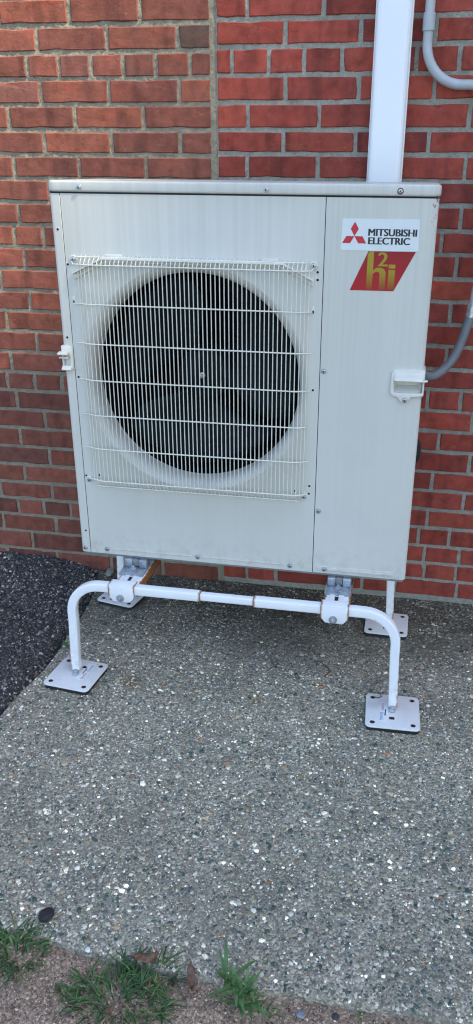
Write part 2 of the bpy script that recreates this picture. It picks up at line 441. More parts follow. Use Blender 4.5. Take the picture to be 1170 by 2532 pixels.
# raised asphalt on the left, heaped up against the wall
def asph_h(d, Y):
    """d = distance to the left of the border"""
    rise = 1 - np.exp(-(d / .018) ** 1.3)
    heap = np.clip((Y - .18) / .30, 0, 1); heap = heap * heap * (3 - 2 * heap)
    side = np.clip((d - .01) / .20, 0, 1); side = side * side * (3 - 2 * side)
    return -.022 + rise * .030 + heap * side * .030 + (.25 + .75 * rise) * (.003 * vnoise(d, Y, 16, 21) + .003 * vnoise(d, Y, 55, 22) + .003 * vnoise(d, Y, 140, 23))
nd, ny = 150, 300
dd = np.concatenate([np.linspace(0, .5, 110), np.linspace(.51, 2.2, 40)]); yy = np.concatenate([np.linspace(-2.4, -.5, 60), np.linspace(-.495, .53, 240)])
Dg, Yg = np.meshgrid(dd, yy); Xg = asph_x(Yg) - .004 - Dg + .006 * vnoise(Yg, 2, 60, 30) * np.exp(-Dg / .03)
idx = np.arange(Dg.size).reshape(Dg.shape)
q = np.stack([idx[:-1, 1:], idx[:-1, :-1], idx[1:, :-1], idx[1:, 1:]], -1).reshape(-1, 4)
asph = tag(link('asphalt_path', np_mesh('asphalt_path', np.stack([Xg, Yg, asph_h(Dg, Yg)], -1).reshape(-1, 3), q), MAT['asphalt']), kind='structure')

def pebbles(name, X, Y, Zb, size, flat, palette, weights, m, label, cat, jitter=.25, parent=None, soil_shade=None, warm=(1, 1, 1)):
    n = len(X); k = 6
    ang = np.linspace(0, 2 * np.pi, k, endpoint=False)[None, :] + RNG.uniform(-.25, .25, (n, k))
    rot = RNG.uniform(0, 2 * np.pi, n)[:, None]; el = RNG.uniform(.5, .95, n)[:, None]
    rr = size[:, None] * RNG.uniform(1 - jitter, 1 + jitter, (n, k))
    ex = rr * np.cos(ang); ey = rr * np.sin(ang) * el
    px = ex * np.cos(rot) - ey * np.sin(rot); py = ex * np.sin(rot) + ey * np.cos(rot)
    h = (size * flat)[:, None]; tx = RNG.uniform(-.25, .25, n)[:, None]; ty = RNG.uniform(-.25, .25, n)[:, None]
    low = np.stack([X[:, None] + px, Y[:, None] + py, Zb[:, None] - h * .5 + px * 0], -1)
    s2 = RNG.uniform(.55, .8, n)[:, None]
    top = np.stack([X[:, None] + px * s2, Y[:, None] + py * s2, Zb[:, None] + h + px * s2 * tx + py * s2 * ty], -1)
    co = np.concatenate([low, top], 1).reshape(-1, 3)
    tr = []
    for i in range(k):
        j = (i + 1) % k; tr += [(i, j, k + j), (i, k + j, k + i)]
    tr += [(k, k + 1, k + 2), (k, k + 2, k + 3), (k, k + 3, k + 4), (k, k + 4, k + 5)]
    tr = (np.array(tr)[None] + (np.arange(n) * 2 * k)[:, None, None]).reshape(-1, 3)
    pal = np.array(palette); ci = RNG.choice(len(pal), n, p=np.array(weights) / np.sum(weights))
    col = pal[ci] * RNG.uniform(.7, 1.3, n)[:, None] * np.array(warm)
    if soil_shade is not None: col = col * soil_shade[:, None] + np.array((.036, .031, .023)) * (1 - soil_shade[:, None])  # stones tinted with earth and the painted shade under the unit
    me = np_mesh(name, co, tr, np.repeat(col, 2 * k, 0), smooth=False)
    return tag(link(name, me, m, parent), label, cat, None, 'stuff') if label else tag(link(name, me, m, parent), kind='stuff')

def scatter(n, x0, x1, y0, y1, keep):
    X = RNG.uniform(x0, x1, n); Y = RNG.uniform(y0, y1, n); k = keep(X, Y); return X[k], Y[k]
def soil_shade_mask(x, y):
    """ragged earth along the wall foot, plus painted-in shade there and under the unit"""
    m_ = np.clip((y - .02 + .17 * np.exp(-((x - .60) / .22) ** 2 - ((y - .10) / .13) ** 2) + .10 * vnoise(x, y, 5, 70) + .06 * vnoise(x, y, 14, 71)) / .36, 0, 1)  # the blob paints the dark shade zone behind the front rail
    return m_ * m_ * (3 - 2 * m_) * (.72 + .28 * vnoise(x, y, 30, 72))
STONES = [(.20, .215, .21), (.135, .15, .145), (.30, .32, .325), (.40, .43, .45), (.70, .72, .72), (.038, .07, .075), (.17, .15, .115), (.26, .22, .165), (.10, .12, .14), (.24, .12, .075), (.16, .19, .165)]
SW = [20, 18, 14, 9, 3.8, 17, 7, 3.5, 11, .6, 11]
X, Y = scatter(104000, -.2, 1.35, -1.03, .508, lambda x, y: (x > asph_x(y) + .006) & (y > edge_y(x) + .004))
sz = np.clip(RNG.lognormal(math.log(.0027), .48, len(X)), .0012, .0088)
pebbles('aggregate', X, Y, np.zeros(len(X)) - sz * .12, sz, .34, STONES, SW, MAT['pebble'], None, None, .32, parent=slab, soil_shade=(1 - .80 * soil_shade_mask(X, Y)) * np.clip(.93 + .13 * vnoise(X, Y, 2.2, 75) + .09 * vnoise(X, Y, 7, 76), .6, 1.0), warm=(1.94, 1.69, 1.25))
X, Y = scatter(34000, -.80, -.05, -.62, .509, lambda x, y: x < asph_x(y) - .004)
sz = np.clip(RNG.lognormal(math.log(.0030), .42, len(X)), .0014, .0085)
ASTN = [(.022, .023, .028), (.036, .038, .044), (.065, .068, .076), (.12, .125, .135), (.23, .24, .25), (.40, .41, .42)]
pebbles('asphalt_gravel', X, Y, asph_h(asph_x(Y) - X, Y) - sz * .1, sz, .6, ASTN, [26, 28, 25, 17, 8, 2.2], MAT['asphalt_stone'], None, None, .3, parent=asph, warm=(1.62, 1.42, 1.12))
X, Y = scatter(26000, .0, 1.35, -1.26, -.96, lambda x, y: y < edge_y(x) - .004)
sz = np.clip(RNG.lognormal(math.log(.0017), .45, len(X)), .0008, .007)
pebbles('sand_grains', X, Y, sandy_h(X, Y) - sz * .1, sz, .5, [(.26, .22, .17), (.33, .28, .22), (.18, .155, .13), (.50, .46, .40), (.08, .075, .07), (.24, .16, .11)], [20, 14, 14, 4, 8, 3], MAT['pebble'], None, None, parent=sandy, warm=(1.35, 1.13, .93))

# ------------------------------------------------------------------ brick walls
YW = .508
LB = [1.4208, 1.352, 1.286, 1.2172, 1.1494, 1.0817, 1.014, 0.9455, 0.8794, 0.8104, 0.7436, 0.6752, 0.6094, 0.5421, 0.4719, 0.4016, 0.336, 0.2667, 0.1993, 0.129, 0.0604, -0.0081, -0.073, -0.1391, -0.2066, -0.28, -0.348]
RB = [1.426, 1.3597, 1.2903, 1.2217, 1.1512, 1.0868, 1.0185, 0.9542, 0.8855, 0.8197, 0.7513, 0.6848, 0.6169, 0.5512, 0.4803, 0.4158, 0.3461, 0.2792, 0.2095, 0.1398, 0.0728, 0.0045, -0.0615, -0.1288, -0.1943, -0.2595, -0.3259]
LH = {0: [-0.119, 0.092], 1: [-0.223, -0.011, 0.2], 2: [-0.26, -0.162, -0.064, 0.035, 0.133], 3: [-0.226, -0.013, 0.199], 4: [-0.338, -0.126, 0.088], 5: [-0.23, -0.015, 0.198], 6: [-0.336, -0.124, 0.089], 8: [-0.338], 9: [-0.361, -0.262], 10: [-0.334], 11: [-0.424], 12: [-0.331], 13: [-0.423], 14: [-0.322], 15: [-0.424], 16: [-0.446, -0.345, -0.247], 17: [-0.422], 18: [-0.323], 19: [-0.424], 20: [-0.321], 21: [-0.425], 22: [-0.528, -0.325], 23: [-0.466, -0.364, -0.262], 24: [-0.535, -0.324], 25: [-0.426], 26: [-0.333, -0.118, 0.081]}
RH = {0: [0.401, 0.611], 1: [0.507, 0.714, 0.913], 2: [0.462, 0.562, 0.666, 0.87, 0.984], 3: [0.509, 0.716, 0.923], 4: [0.403, 0.609, 1.024], 5: [0.507, 0.714, 0.92], 6: [0.401, 0.609, 1.026], 8: [1.029], 9: [0.981], 10: [1.03], 12: [1.026], 14: [1.028], 16: [0.983, 1.086], 17: [1.129], 18: [1.03], 19: [1.133], 20: [1.022], 21: [1.13], 22: [1.019], 23: [0.995, 1.097], 24: [1.138], 25: [1.026], 26: [0.506, 0.931, 1.142]}
JX0, JX1 = .2915, .3145

def brick_mesh(name, w, h, seed):
    """front face (towards -Y) with a worn, slightly crooked edge; open at the back"""
    rg = random.Random(seed); pts = []
    nl = 4 if w > .12 else 3; c = .0022
    per = [(-w / 2 + w * i / nl, -h / 2) for i in range(nl)] + [(w / 2, -h / 2 + h * i / 2) for i in range(2)] + [(w / 2 - w * i / nl, h / 2) for i in range(nl)] + [(-w / 2, h / 2 - h * i / 2) for i in range(2)]
    per = [(x + rg.uniform(-.0011, .0011), z + rg.uniform(-.0012, .0012)) for x, z in per]
    for i in rg.sample(range(len(per)), 1):
        x, z = per[i]; per[i] = (x * (1 - .0025 / (w / 2)), z * (1 - .0022 / (h / 2)))
    n = len(per); V = []; F = []
    inn = [(x * (1 - c / (w / 2)), z * (1 - c / (h / 2))) for x, z in per]
    V += [(x, rg.uniform(-.0006, .0006), z) for x, z in inn]; V += [(x, c * .9, z) for x, z in per]; V += [(x, .035, z) for x, z in per]
    F.append(list(range(n)))
    for i in range(n):
        j = (i + 1) % n; F.append([i, n + i, n + j, j]); F.append([n + i, 2 * n + i, 2 * n + j, n + j])
    return V, F
def to_mesh(name, VF):
    me = bpy.data.meshes.new(name); me.from_pydata(VF[0], [], VF[1]); me.update()
    return me
SW_, HW_, BH_ = .197, .087, .0555
STV = [brick_mesh('s', SW_, BH_, 100 + i) for i in range(9)]; HDV = [brick_mesh('h', HW_, BH_, 200 + i) for i in range(6)]
STM = [to_mesh('stretcher_brick', v) for v in STV]; HDM = [to_mesh('header_brick', v) for v in HDV]
for me in STM + HDM: me.materials.append(MAT['brick'])

def heads(k, side, x0, x1):
    hdr = (k - 2) % 7 == 0
    if side == 'L':
        if hdr: step, ph = .0983, .133 + (0 if k < 5 else (.005 * ((k // 7) % 3) - .003))
        else: step, ph = .2118, (.090 if k % 2 == 0 else .199) + (0 if k < 9 else .010)
    else:
        if hdr: step, ph = .1025, .462 + (0 if k < 5 else .006)
        else: step, ph = .207, (.402 if k % 2 == 0 else .508)
    n0 = math.floor((x0 - ph) / step); n1 = math.ceil((x1 - ph) / step)
    rg = random.Random(k * 31 + (side == 'L')); H = [ph + step * i + rg.uniform(-.003, .003) for i in range(n0, n1 + 1)]
    for m_ in (LH if side == 'L' else RH).get(k, []):
        i = min(range(len(H)), key=lambda i: abs(H[i] - m_)); H[i] = m_
    return [h for h in sorted(H) if x0 + .03 < h < x1 - .03]

def bed(B, k):
    if k < 0: return B[0] + .068 * (-k)
    if k < len(B): return B[k]
    return B[-1] - .068 * (k - len(B) + 1)

rgc = random.Random(5)
def brick_color(side, z, x):
    if side == 'L':
        c = [(.231, .077, .052), (.220, .075, .051), (.210, .071, .050), (.195, .069, .049), (.245, .081, .052)][rgc.randrange(5)]
        if rgc.random() < .05: c = (.190, .076, .058)
        if abs(x - .245) < .05 and abs(z - Z0 - 1.386) < .03: c = (.105, .062, .048)
    else:
        c = [(.305, .062, .042), (.285, .058, .040), (.328, .069, .044), (.265, .056, .040), (.294, .061, .043)][rgc.randrange(5)]
        if rgc.random() < .04: c = (.26, .056, .043)
    f = rgc.uniform(.82, 1.12); return (c[0] * f, c[1] * f, c[2] * f, 1)

def brick_wall(side, root, B, xa, xb, fa, fb, bedw, headw):
    """xa..xb: wall extent; bricks inside fa..fb and in frame rows are single objects, the rest one part"""
    rg = random.Random(17 if side == 'L' else 18); V = []; F = []; nb = 0
    for k in range(-22, 27):
        z1 = bed(B, k - 1) - bedw / 2 + rg.uniform(-.0008, .0008); z0 = bed(B, k) + bedw / 2 + rg.uniform(-.0008, .0008)
        H = [xa - headw / 2] + heads(k, side, xa, xb) + [xb + headw / 2]
        for a, b in zip(H[:-1], H[1:]):
            x0, x1 = a + headw / 2 + rg.uniform(-.001, .001), b - headw / 2 + rg.uniform(-.001, .001)
            w = x1 - x0; stretch = w > .13; i = rg.randrange(9 if stretch else 6)
            cx, cz = (x0 + x1) / 2, (z0 + z1) / 2 + Z0
            sx = w / (SW_ if stretch else HW_); szz = (z1 - z0) / BH_
            dy = rg.uniform(-.0012, .0012)
            inframe = k >= -1 and x1 > fa and x0 < fb
            if inframe:
                o = bpy.data.objects.new('brick', (STM if stretch else HDM)[i]); COL.objects.link(o)
                o.location = (cx, YW + dy, cz); o.scale = (sx * (1 if rg.random() < .5 else 1), 1, szz)
                o.rotation_euler = (rg.uniform(-.012, .012), rg.uniform(-.006, .006), rg.uniform(-.006, .006))
                o.color = brick_color(side, cz, cx); adopt(o, root); nb += 1
            else:
                VV, FF = (STV if stretch else HDV)[i]; n0 = len(V)
                V += [(cx + v[0] * sx, YW + dy + v[1], cz + v[2] * szz) for v in VV]; F += [[n0 + q for q in f] for f in FF]
    me = bpy.data.meshes.new('bricks'); me.from_pydata(V, [], F); me.materials.append(MAT['brick'])
    o = link('outlying_brickwork', me, None, root); o.color = (.235, .085, .062, 1) if side == 'L' else (.25, .06, .042, 1); o['kind'] = 'stuff'
    return nb

def mortar_sheet(name, x0, x1, fa, fb, seed, m, root, rec):
    z0, z1 = -.05, 1.83
    st = .0052
    nx = int((fb - fa) / st); nz = int((z1 - z0) / st)
    Xm, Zm = np.meshgrid(np.linspace(fa, fb, nx), np.linspace(z0, z1, nz))
    Ym = YW + rec + .0011 * vnoise(Xm, Zm, 38, seed) + .0013 * vnoise(Xm, Zm, 110, seed + 1) + .0012 * RNG.uniform(-1, 1, Xm.shape)
    idx = np.arange(Xm.size).reshape(Xm.shape)
    q = np.stack([idx[:-1, :-1], idx[:-1, 1:], idx[1:, 1:], idx[1:, :-1]], -1).reshape(-1, 4)
    co = np.stack([Xm, Ym, Zm], -1).reshape(-1, 3)
    o = link(name, np_mesh(name, co, q), m, root)
    b = MB(0); b.box(x0, x1, YW + .011, YW + .25, -.3, 3.35); b.build('wall_core', m, root)
    return o
wl = empty('brick_wall', (-.4, YW, 0), 'weathered brownish-red brick wall with buff mortar, beside the asphalt, left of the vertical joint', 'brick wall', 'brick walls of the building')
wr = empty('brick_wall', (.9, YW, 0), 'brighter red brick wall with pale grey mortar carrying the white duct', 'brick wall', 'brick walls of the building')
nL = brick_wall('L', wl, LB, -3.2, JX0, -.66, JX0, .0125, .0125)
nR = brick_wall('R', wr, RB, JX1, 3.8, JX1, 1.30, .0125, .0115)
mortar_sheet('mortar', -3.2, .303, -.74, .294, 40, MAT['mortar_left'], wl, .0036)
mortar_sheet('mortar', .3032, 3.8, .312, 1.40, 50, MAT['mortar_right'], wr, .0040)
# mortar-filled movement joint between the two walls
zj = np.linspace(-.05, 3.3, 900); xj = np.linspace(JX0 - .002, JX1 + .002, 8)
Xj, Zj = np.meshgrid(xj, zj)
Yj = YW + .0030 + .0013 * vnoise(Xj, Zj, 60, 61) + .0010 * vnoise(Xj, Zj, 170, 62) + .003 * np.exp(-((Xj - .3085 - .002 * vnoise(Zj, 0, 18, 63)) / .0012) ** 2)
idx = np.arange(Xj.size).reshape(Xj.shape)
q = np.stack([idx[:-1, :-1], idx[:-1, 1:], idx[1:, 1:], idx[1:, :-1]], -1).reshape(-1, 4)
link('joint_filler', np_mesh('joint_filler', np.stack([Xj, Yj, Zj], -1).reshape(-1, 3), q), MAT['mortar_left'], wl)

# unseen tall block added on the right to keep the sun off this corner
b = MB(0); b.box(8.0, 13.0, -5.6, -1.5, -.3, 11.8); tag(b.build('added_sun_blocker', MAT['mortar_left'], None, None), kind='structure')

# ------------------------------------------------------------------ shared small hardware
def screw_mesh(name, head, rusty=False):
    b = MB(0); b.mi = 1 if rusty else 0
    b.lathe([(.0072, 0), (.0072, -.0009), (.0066, -.0014), (.0052, -.0014)], (0, 0), 18)
    b.mi = 0; b.cyl((0, -.0012, 0), 'y', .0050, -.0034, 6 if head == 'hex' else 14, .0006)
    b.mi = 2
    b.box(-.0030, .0030, -.0050, -.0045, -.0007, .0007); b.box(-.0007, .0007, -.0051, -.0045, -.0030, .0030)
    me = b.mesh(name, 35)
    for m_ in (MAT['zinc'], MAT['rust'], MAT['hole']): me.materials.append(m_)
    return me
SCREW = screw_mesh('screw', 'round'); SCREW_RUST = screw_mesh('screw_rusty', 'round', True)
def screw(parent, x, z, y=0, me=SCREW, rot=None):
    o = bpy.data.objects.new('screw', me); COL.objects.link(o); o.location = (x, y, z * KZ + Z0)
    o.rotation_euler = (0, random.uniform(0, 1.5) if rot is None else rot, 0); return adopt(o, parent)
hb = MB(0); hb.mi = 0; hb.lathe([(.0034, -.0003), (.0042, -.0007), (.0046, .0)], (0, 0), 14); hb.mi = 1; hb.cyl((0, -.0006, 0), 'y', .0032, .0005, 12)
HOLE = hb.mesh('hole', 35); HOLE.materials.append(MAT['ivory_plastic']); HOLE.materials.append(MAT['hole'])
def hole(parent, x, z, y=0):
    o = bpy.data.objects.new('screw_hole', HOLE); COL.objects.link(o); o.location = (x, y, z * KZ + Z0); return adopt(o, parent)

# ------------------------------------------------------------------ the outdoor unit
UW, UD, UH = .95, .33, 1.043
U = empty('heat_pump_unit', (UW / 2, UD / 2, Z0), 'large ivory outdoor heat pump unit with round fan grille, raised on the white stand', 'heat pump')
ZT = 1.0125                                                            # top edge of the front panels
# lid
b = MB()
pl = rrect(-.003, UW + .003, -.004, UD + .004, .020, 6)
b.prism(pl, 'z', 1.0165, UH, .0055, 4); lid = b.build('lid', MAT['cabinet'], U, 40)
b = MB(); b.box(.003, UW - .003, .003, UD - .003, 1.005, 1.018); b.build('lid_gap', MAT['gap'], U)
for x, me in ((.082, SCREW), (.548, SCREW), (.8606, SCREW_RUST)): screw(lid, x, 1.0278, -.004, me)
def shell(profile, z0, z1, th=.0016):
    """sheet-metal profile (x,y) swept up in z; outward offset already in profile"""
    b = MB(); V = []; n = len(profile); pr = [Vector((p[0], p[1])) for p in profile]; off = []
    for i in range(n):
        t = (pr[min(i + 1, n - 1)] - pr[max(i - 1, 0)]).normalized(); off.append(pr[i] + Vector((-t.y, t.x)) * th)
    b.prism([tuple(p) for p in pr] + [tuple(p) for p in off[::-1]], 'z', z0, z1, .0006, 1); return b
def arc(cx, cy, r, a0, a1, n=7): return [(cx + r * math.cos(R(a0 + (a1 - a0) * i / n)), cy + r * math.sin(R(a0 + (a1 - a0) * i / n))) for i in range(n + 1)]
# left corner post (side sheet wraps round the front corner)
side_l = shell([(0, UD)] + arc(.010, .010, .010, 180, 270) + [(.0282, 0)], 0, ZT).build('side_panel', MAT['cabinet'], U, 40)
# service panel on the right, wraps round to the right side
service = shell([(.6912, 0)] + arc(UW - .013, .013, .013, 270, 360) + [(UW, UD)], 0, ZT).build('service_panel', MAT['cabinet'], U, 40)
# fan panel with bell mouth
CX, CZ = .3580, .5290
def fan_panel():
    x0, x1, z0, z1 = .0300, .6895, 0.0, ZT * KZ; N = 128; b = MB(kz=1); V = []; F = []
    prof = [(.300, .0)] + [(.300 - .0225 * math.sin(R(a)), .036 * (1 - math.cos(R(a)))) for a in (12, 25, 38, 50, 62, 75, 90)] + [(.2770, .060)]
    ang = [2 * math.pi * i / N for i in range(N)]
    cor = [math.atan2(z - CZ, x - CX) % (2 * math.pi) for x in (x0, x1) for z in (z0, z1)]
    for c in cor:
        i = min(range(N), key=lambda i: abs(((ang[i] - c + math.pi) % (2 * math.pi)) - math.pi)); ang[i] = c
    def onrect(a):
        c, s = math.cos(a), math.sin(a); t = 9
        if c > 1e-9: t = min(t, (x1 - CX) / c)
        if c < -1e-9: t = min(t, (x0 - CX) / c)
        if s > 1e-9: t = min(t, (z1 - CZ) / s)
        if s < -1e-9: t = min(t, (z0 - CZ) / s)
        return CX + t * c, CZ + t * s
    rings = []
    e = [onrect(a) for a in ang]
    rings.append([(x, .006, z) for x, z in e])
    rings.append([(x, .0, z) for x, z in e])
    rings.append([(CX + .3075 * math.cos(a), .0, CZ + .3075 * math.sin(a)) for a in ang])
    rings.append([(CX + .304 * math.cos(a), -.0022, CZ + .304 * math.sin(a)) for a in ang])
    for r_, y in prof: rings.append([(CX + r_ * math.cos(a), y - (.0018 if r_ == .300 else 0), CZ + r_ * math.sin(a)) for a in ang])
    for rg in rings: V += rg
    for i in range(len(rings) - 1):
        for j in range(N):
            k = (j + 1) % N; F.append((i * N + j, (i + 1) * N + j, (i + 1) * N + k, i * N + k))
    b.raw(V, F); return b.build('fan_panel', MAT['cabinet'], U, 40)
panel = fan_panel()
# body behind: coil, rear, floor pan, seams
b = MB(); b.box(.004, UW - .004, .24, UD - .012, .004, 1.004); b.build('coil_block', MAT['black_void'], U)
b = MB(); b.box(.6885, .6925, .0035, .24, .003, 1.004); b.build('inner_divider', MAT['gap'], U)
b = MB(); b.box(.0255, .0325, .0035, .02, .003, 1.004); b.build('inner_post', MAT['gap'], U)
b = MB(kz=1); b.lathe([(.2795, .0605), (.2795, .20), (.30, .215)], (CX, CZ), 96, caps=False); b.build('fan_shroud', MAT['black_void'], U)
b = MB(); b.prism(rrect(.004, UW - .004, .004, UD - .003, .010, 4), 'z', -.0085, .003, .002, 2); pan = b.build('base_pan', MAT['base_grey'], U, 40)
b = MB(); b.box(.002, UW - .002, UD - .0115, UD, .004, ZT - .002, .002); b.build('rear_guard', MAT['base_grey'], U)
# pressed ribs and service panel groove
for xa, xb in ((.099, .339), (.3715, .612)):
    b = MB(); b.prism(rrect(xa, xb, .0150, .0188, .0018, 3), 'y', .001, -.0022, .0012, 2); b.build('pressed_rib', MAT['cabinet'], panel, 60)
b = MB(); b.prism(rrect(.703, .919, .0055, .0235, .0088, 6), 'y', .001, -.0016, .0014, 3); b.build('pressed_rib', MAT['cabinet'], service, 60)
b = MB(); b.prism(rrect(.713, .912, .0105, .0185, .0039, 5), 'y', -.001, -.0042, .0022, 3); b.build('pressed_rib', MAT['cabinet'], service, 60)
for x, z in ((.0123, .0139),): screw(side_l, x, z)
for x, z in ((.0805, .0152), (.3552, .0155), (.6257, .0142)): screw(panel, x, z)
for x, z in ((.7241, .0146), (.7005, .5914), (.7003, .1943)): screw(service, x, z, -.004 if z < .1 else 0)
for x, z in ((.0158, .9261), (.0153, .6491), (.0184, .0714)): hole(side_l, x, z)
for x, z in ((.0345, .840), (.0375, .5413), (.0347, .2495), (.075, .254), (.6761, .8387), (.6768, .8203), (.6743, .5393), (.6734, .2677), (.673, .2447), (.6351, .25)): hole(panel, x, z)
for x, z in ((.0430, .750), (.6683, .7465)):
    b = MB(); b.prism(rrect(x - .0035, x + .0035, z - .010, z + .010, .0034, 4), 'y', .001, -.0012, .0008, 2); s_ = b.build('wire_slot', MAT['ivory_plastic'], panel)
    b = MB(); b.prism(rrect(x - .0022, x + .0022, z - .0085, z - .001, .002, 3), 'y', -.0010, -.0016); b.build('slot_hole', MAT['hole'], s_)

# fan: hub, three swept blades, shaft nut
FY = .090
fan_hub = MB(kz=1); fan_hub.lathe([(0, FY - .018), (.050, FY - .016), (.068, FY - .006), (.073, FY + .02), (.073, FY + .06)], (CX + .006, CZ + .004), 48)
hub = fan_hub.build('fan_hub', MAT['fan'], U, 40)
def blade(a0):
    n, m_ = 9, 10; V = []; F = []
    for i in range(n + 1):
        t = i / n; r_ = .066 + (.264 - .066) * t; half = R(30 + 26 * math.sin(t * 1.7)) ; sw = R(22) * t * t
        for j in range(m_ + 1):
            s = j / m_ * 2 - 1; a = a0 + sw + s * half * (1 - .10 * t * t * (s > 0))
            y = FY + .028 + .040 * s - .012 * (1 - s * s) * (1 - t) - .010 * t
            V.append((CX + .006 + r_ * math.cos(a), y, CZ + .004 + r_ * math.sin(a)))
    w = m_ + 1
    for i in range(n):
        for j in range(m_): F.append((i * w + j, i * w + j + 1, (i + 1) * w + j + 1, (i + 1) * w + j))
    b = MB(kz=1); b.raw(V, F); o = b.build('fan_blade', MAT['fan'], U, 60)
    md = o.modifiers.new('thickness', 'SOLIDIFY'); md.thickness = .003
for k in range(3): blade(R(12 + 120 * k))
b = MB(kz=1); b.cyl((CX + .006, FY - .017, CZ + .004), 'y', .0085, -.006, 12, .001); b.cyl((CX + .006, FY - .022, CZ + .004), 'y', .0055, -.012, 6, .001); b.build('shaft_nut', MAT['zinc'], U)

# top air guard behind the grille head
gp = [(.050, .803), (.137, .847), (.585, .847), (.668, .803)]
gq = [(.050, .822), (.130, .8595), (.592, .8595), (.668, .822)]
b = MB(); b.prism(gp + gq[::-1], 'y', .0, -.0045, .0012, 2)
guard = b.build('air_guard', MAT['ivory_plastic'], U, 40)
lip = [(p[0], p[1]) for p in gq]
b = MB(); b.prism([(x, z - .0045) for x, z in gq] + [(x, z) for x, z in gq[::-1]], 'y', -.0045, -.0165, .001, 2); b.build('guard_lip', MAT['ivory_plastic'], guard, 40)
for xa, xb in ((.133, .186), (.535, .583)):
    b = MB(); b.prism([(xa, .859), (xb, .859), (xb - .006, .8685), (xa + .003, .8685)], 'y', .0, -.0035, .001, 2); b.build('guard_tab', MAT['ivory_plastic'], guard, 40)

# wire grille
GY = -.0225
grille = MB(0); grille_root = None
wires = [.0985 + .01128 * i for i in range(48)]
ends_l = [.0645, .0745, .0865]; ends_r = [.6395, .6490, .6575]
def wire_y(x):
    if x < .090: return GY + .014 * ((.090 - x) / .030) ** 1.2
    if x > .636: return GY + .014 * ((x - .636) / .026) ** 1.2
    return GY
grille_frame = None
rows = [.8425, .7430, .6390, .5395, .4405, .3425, .2455]
def row_path(z, i):
    top = i == 0
    xl, xr = (.0500, .6690) if top else (.0445, .6655)
    p = [(xl, -.003, z - .002), (xl + .004, -.008, z - .001)]
    p += [(x, wire_y(x) - .0025, z) for x in (.062, .074, .086, .10)] + [(x, GY - .0025, z) for x in (.25, .40, .55)] + [(x, wire_y(x) - .0025, z) for x in (.632, .642, .652)]
    p += [(xr - .004, -.010, z - .001), (xr, -.003, z - .002)]
    if top:
        p = [(.0525, -.004, z + .012), (.0480, -.006, z + .006), (.0530, -.012, z)] + [(x, wire_y(x) - .0025, z) for x in (.066, .078, .09, .10)] + [(x, GY - .0025, z) for x in (.25, .40, .55)] + [(x, wire_y(x) - .0025, z) for x in (.632, .642, .650)] + [(.662, -.012, z), (.6675, -.006, z + .006), (.664, -.004, z + .012)]
    return p
rowobj = []
gr = None
for i, z in enumerate(rows):
    b = MB(); b.tube(row_path(z, i), .0019, 7)
    o = b.build('cross_wire' if i else 'grille_frame_wire', MAT['ivory'], U, 70)
    rowobj.append(o)
for z, y in ((.8605, -.0065), (.2235, -.0085)):
    b = MB(); b.tube([(.060 if z > .5 else .066, y, z), (.36, y, z), (.648, y, z)], .0020, 7); b.build('cross_wire', MAT['ivory'], U, 70)
for x in ends_l + wires + ends_r:
    y = wire_y(x); edge = x < .068 or x > .655
    zt, zb_ = .8660, .2195
    if edge: path = [(x, y, .8450), (x, y, .55), (x, y, .2440)]
    else: path = [(x, -.0040, zt), (x, -.0050, zt - .006), (x, y * .75, .8535), (x, y, .8470), (x, y, .8380), (x, y, .55), (x, y, .2500), (x, y, .2430), (x, y * .7, .2340), (x, -.0065, .2230), (x, -.0055, zb_)]
    b = MB(); b.tube(path, .00135, 6); b.build('vertical_wire', MAT['ivory'], U, 70)
# grille fixings
for x, z in ((.0510, .8540), (.6665, .8545), (.0450, .2385), (.6600, .2360)):
    b = MB(); b.lathe([(.0105, .0), (.0105, -.002), (.0095, -.003), (.006, -.003)], (x, z), 20); w_ = b.build('grille_washer', MAT['ivory_plastic'], U, 40)
    screw(w_, x, z, -.003)

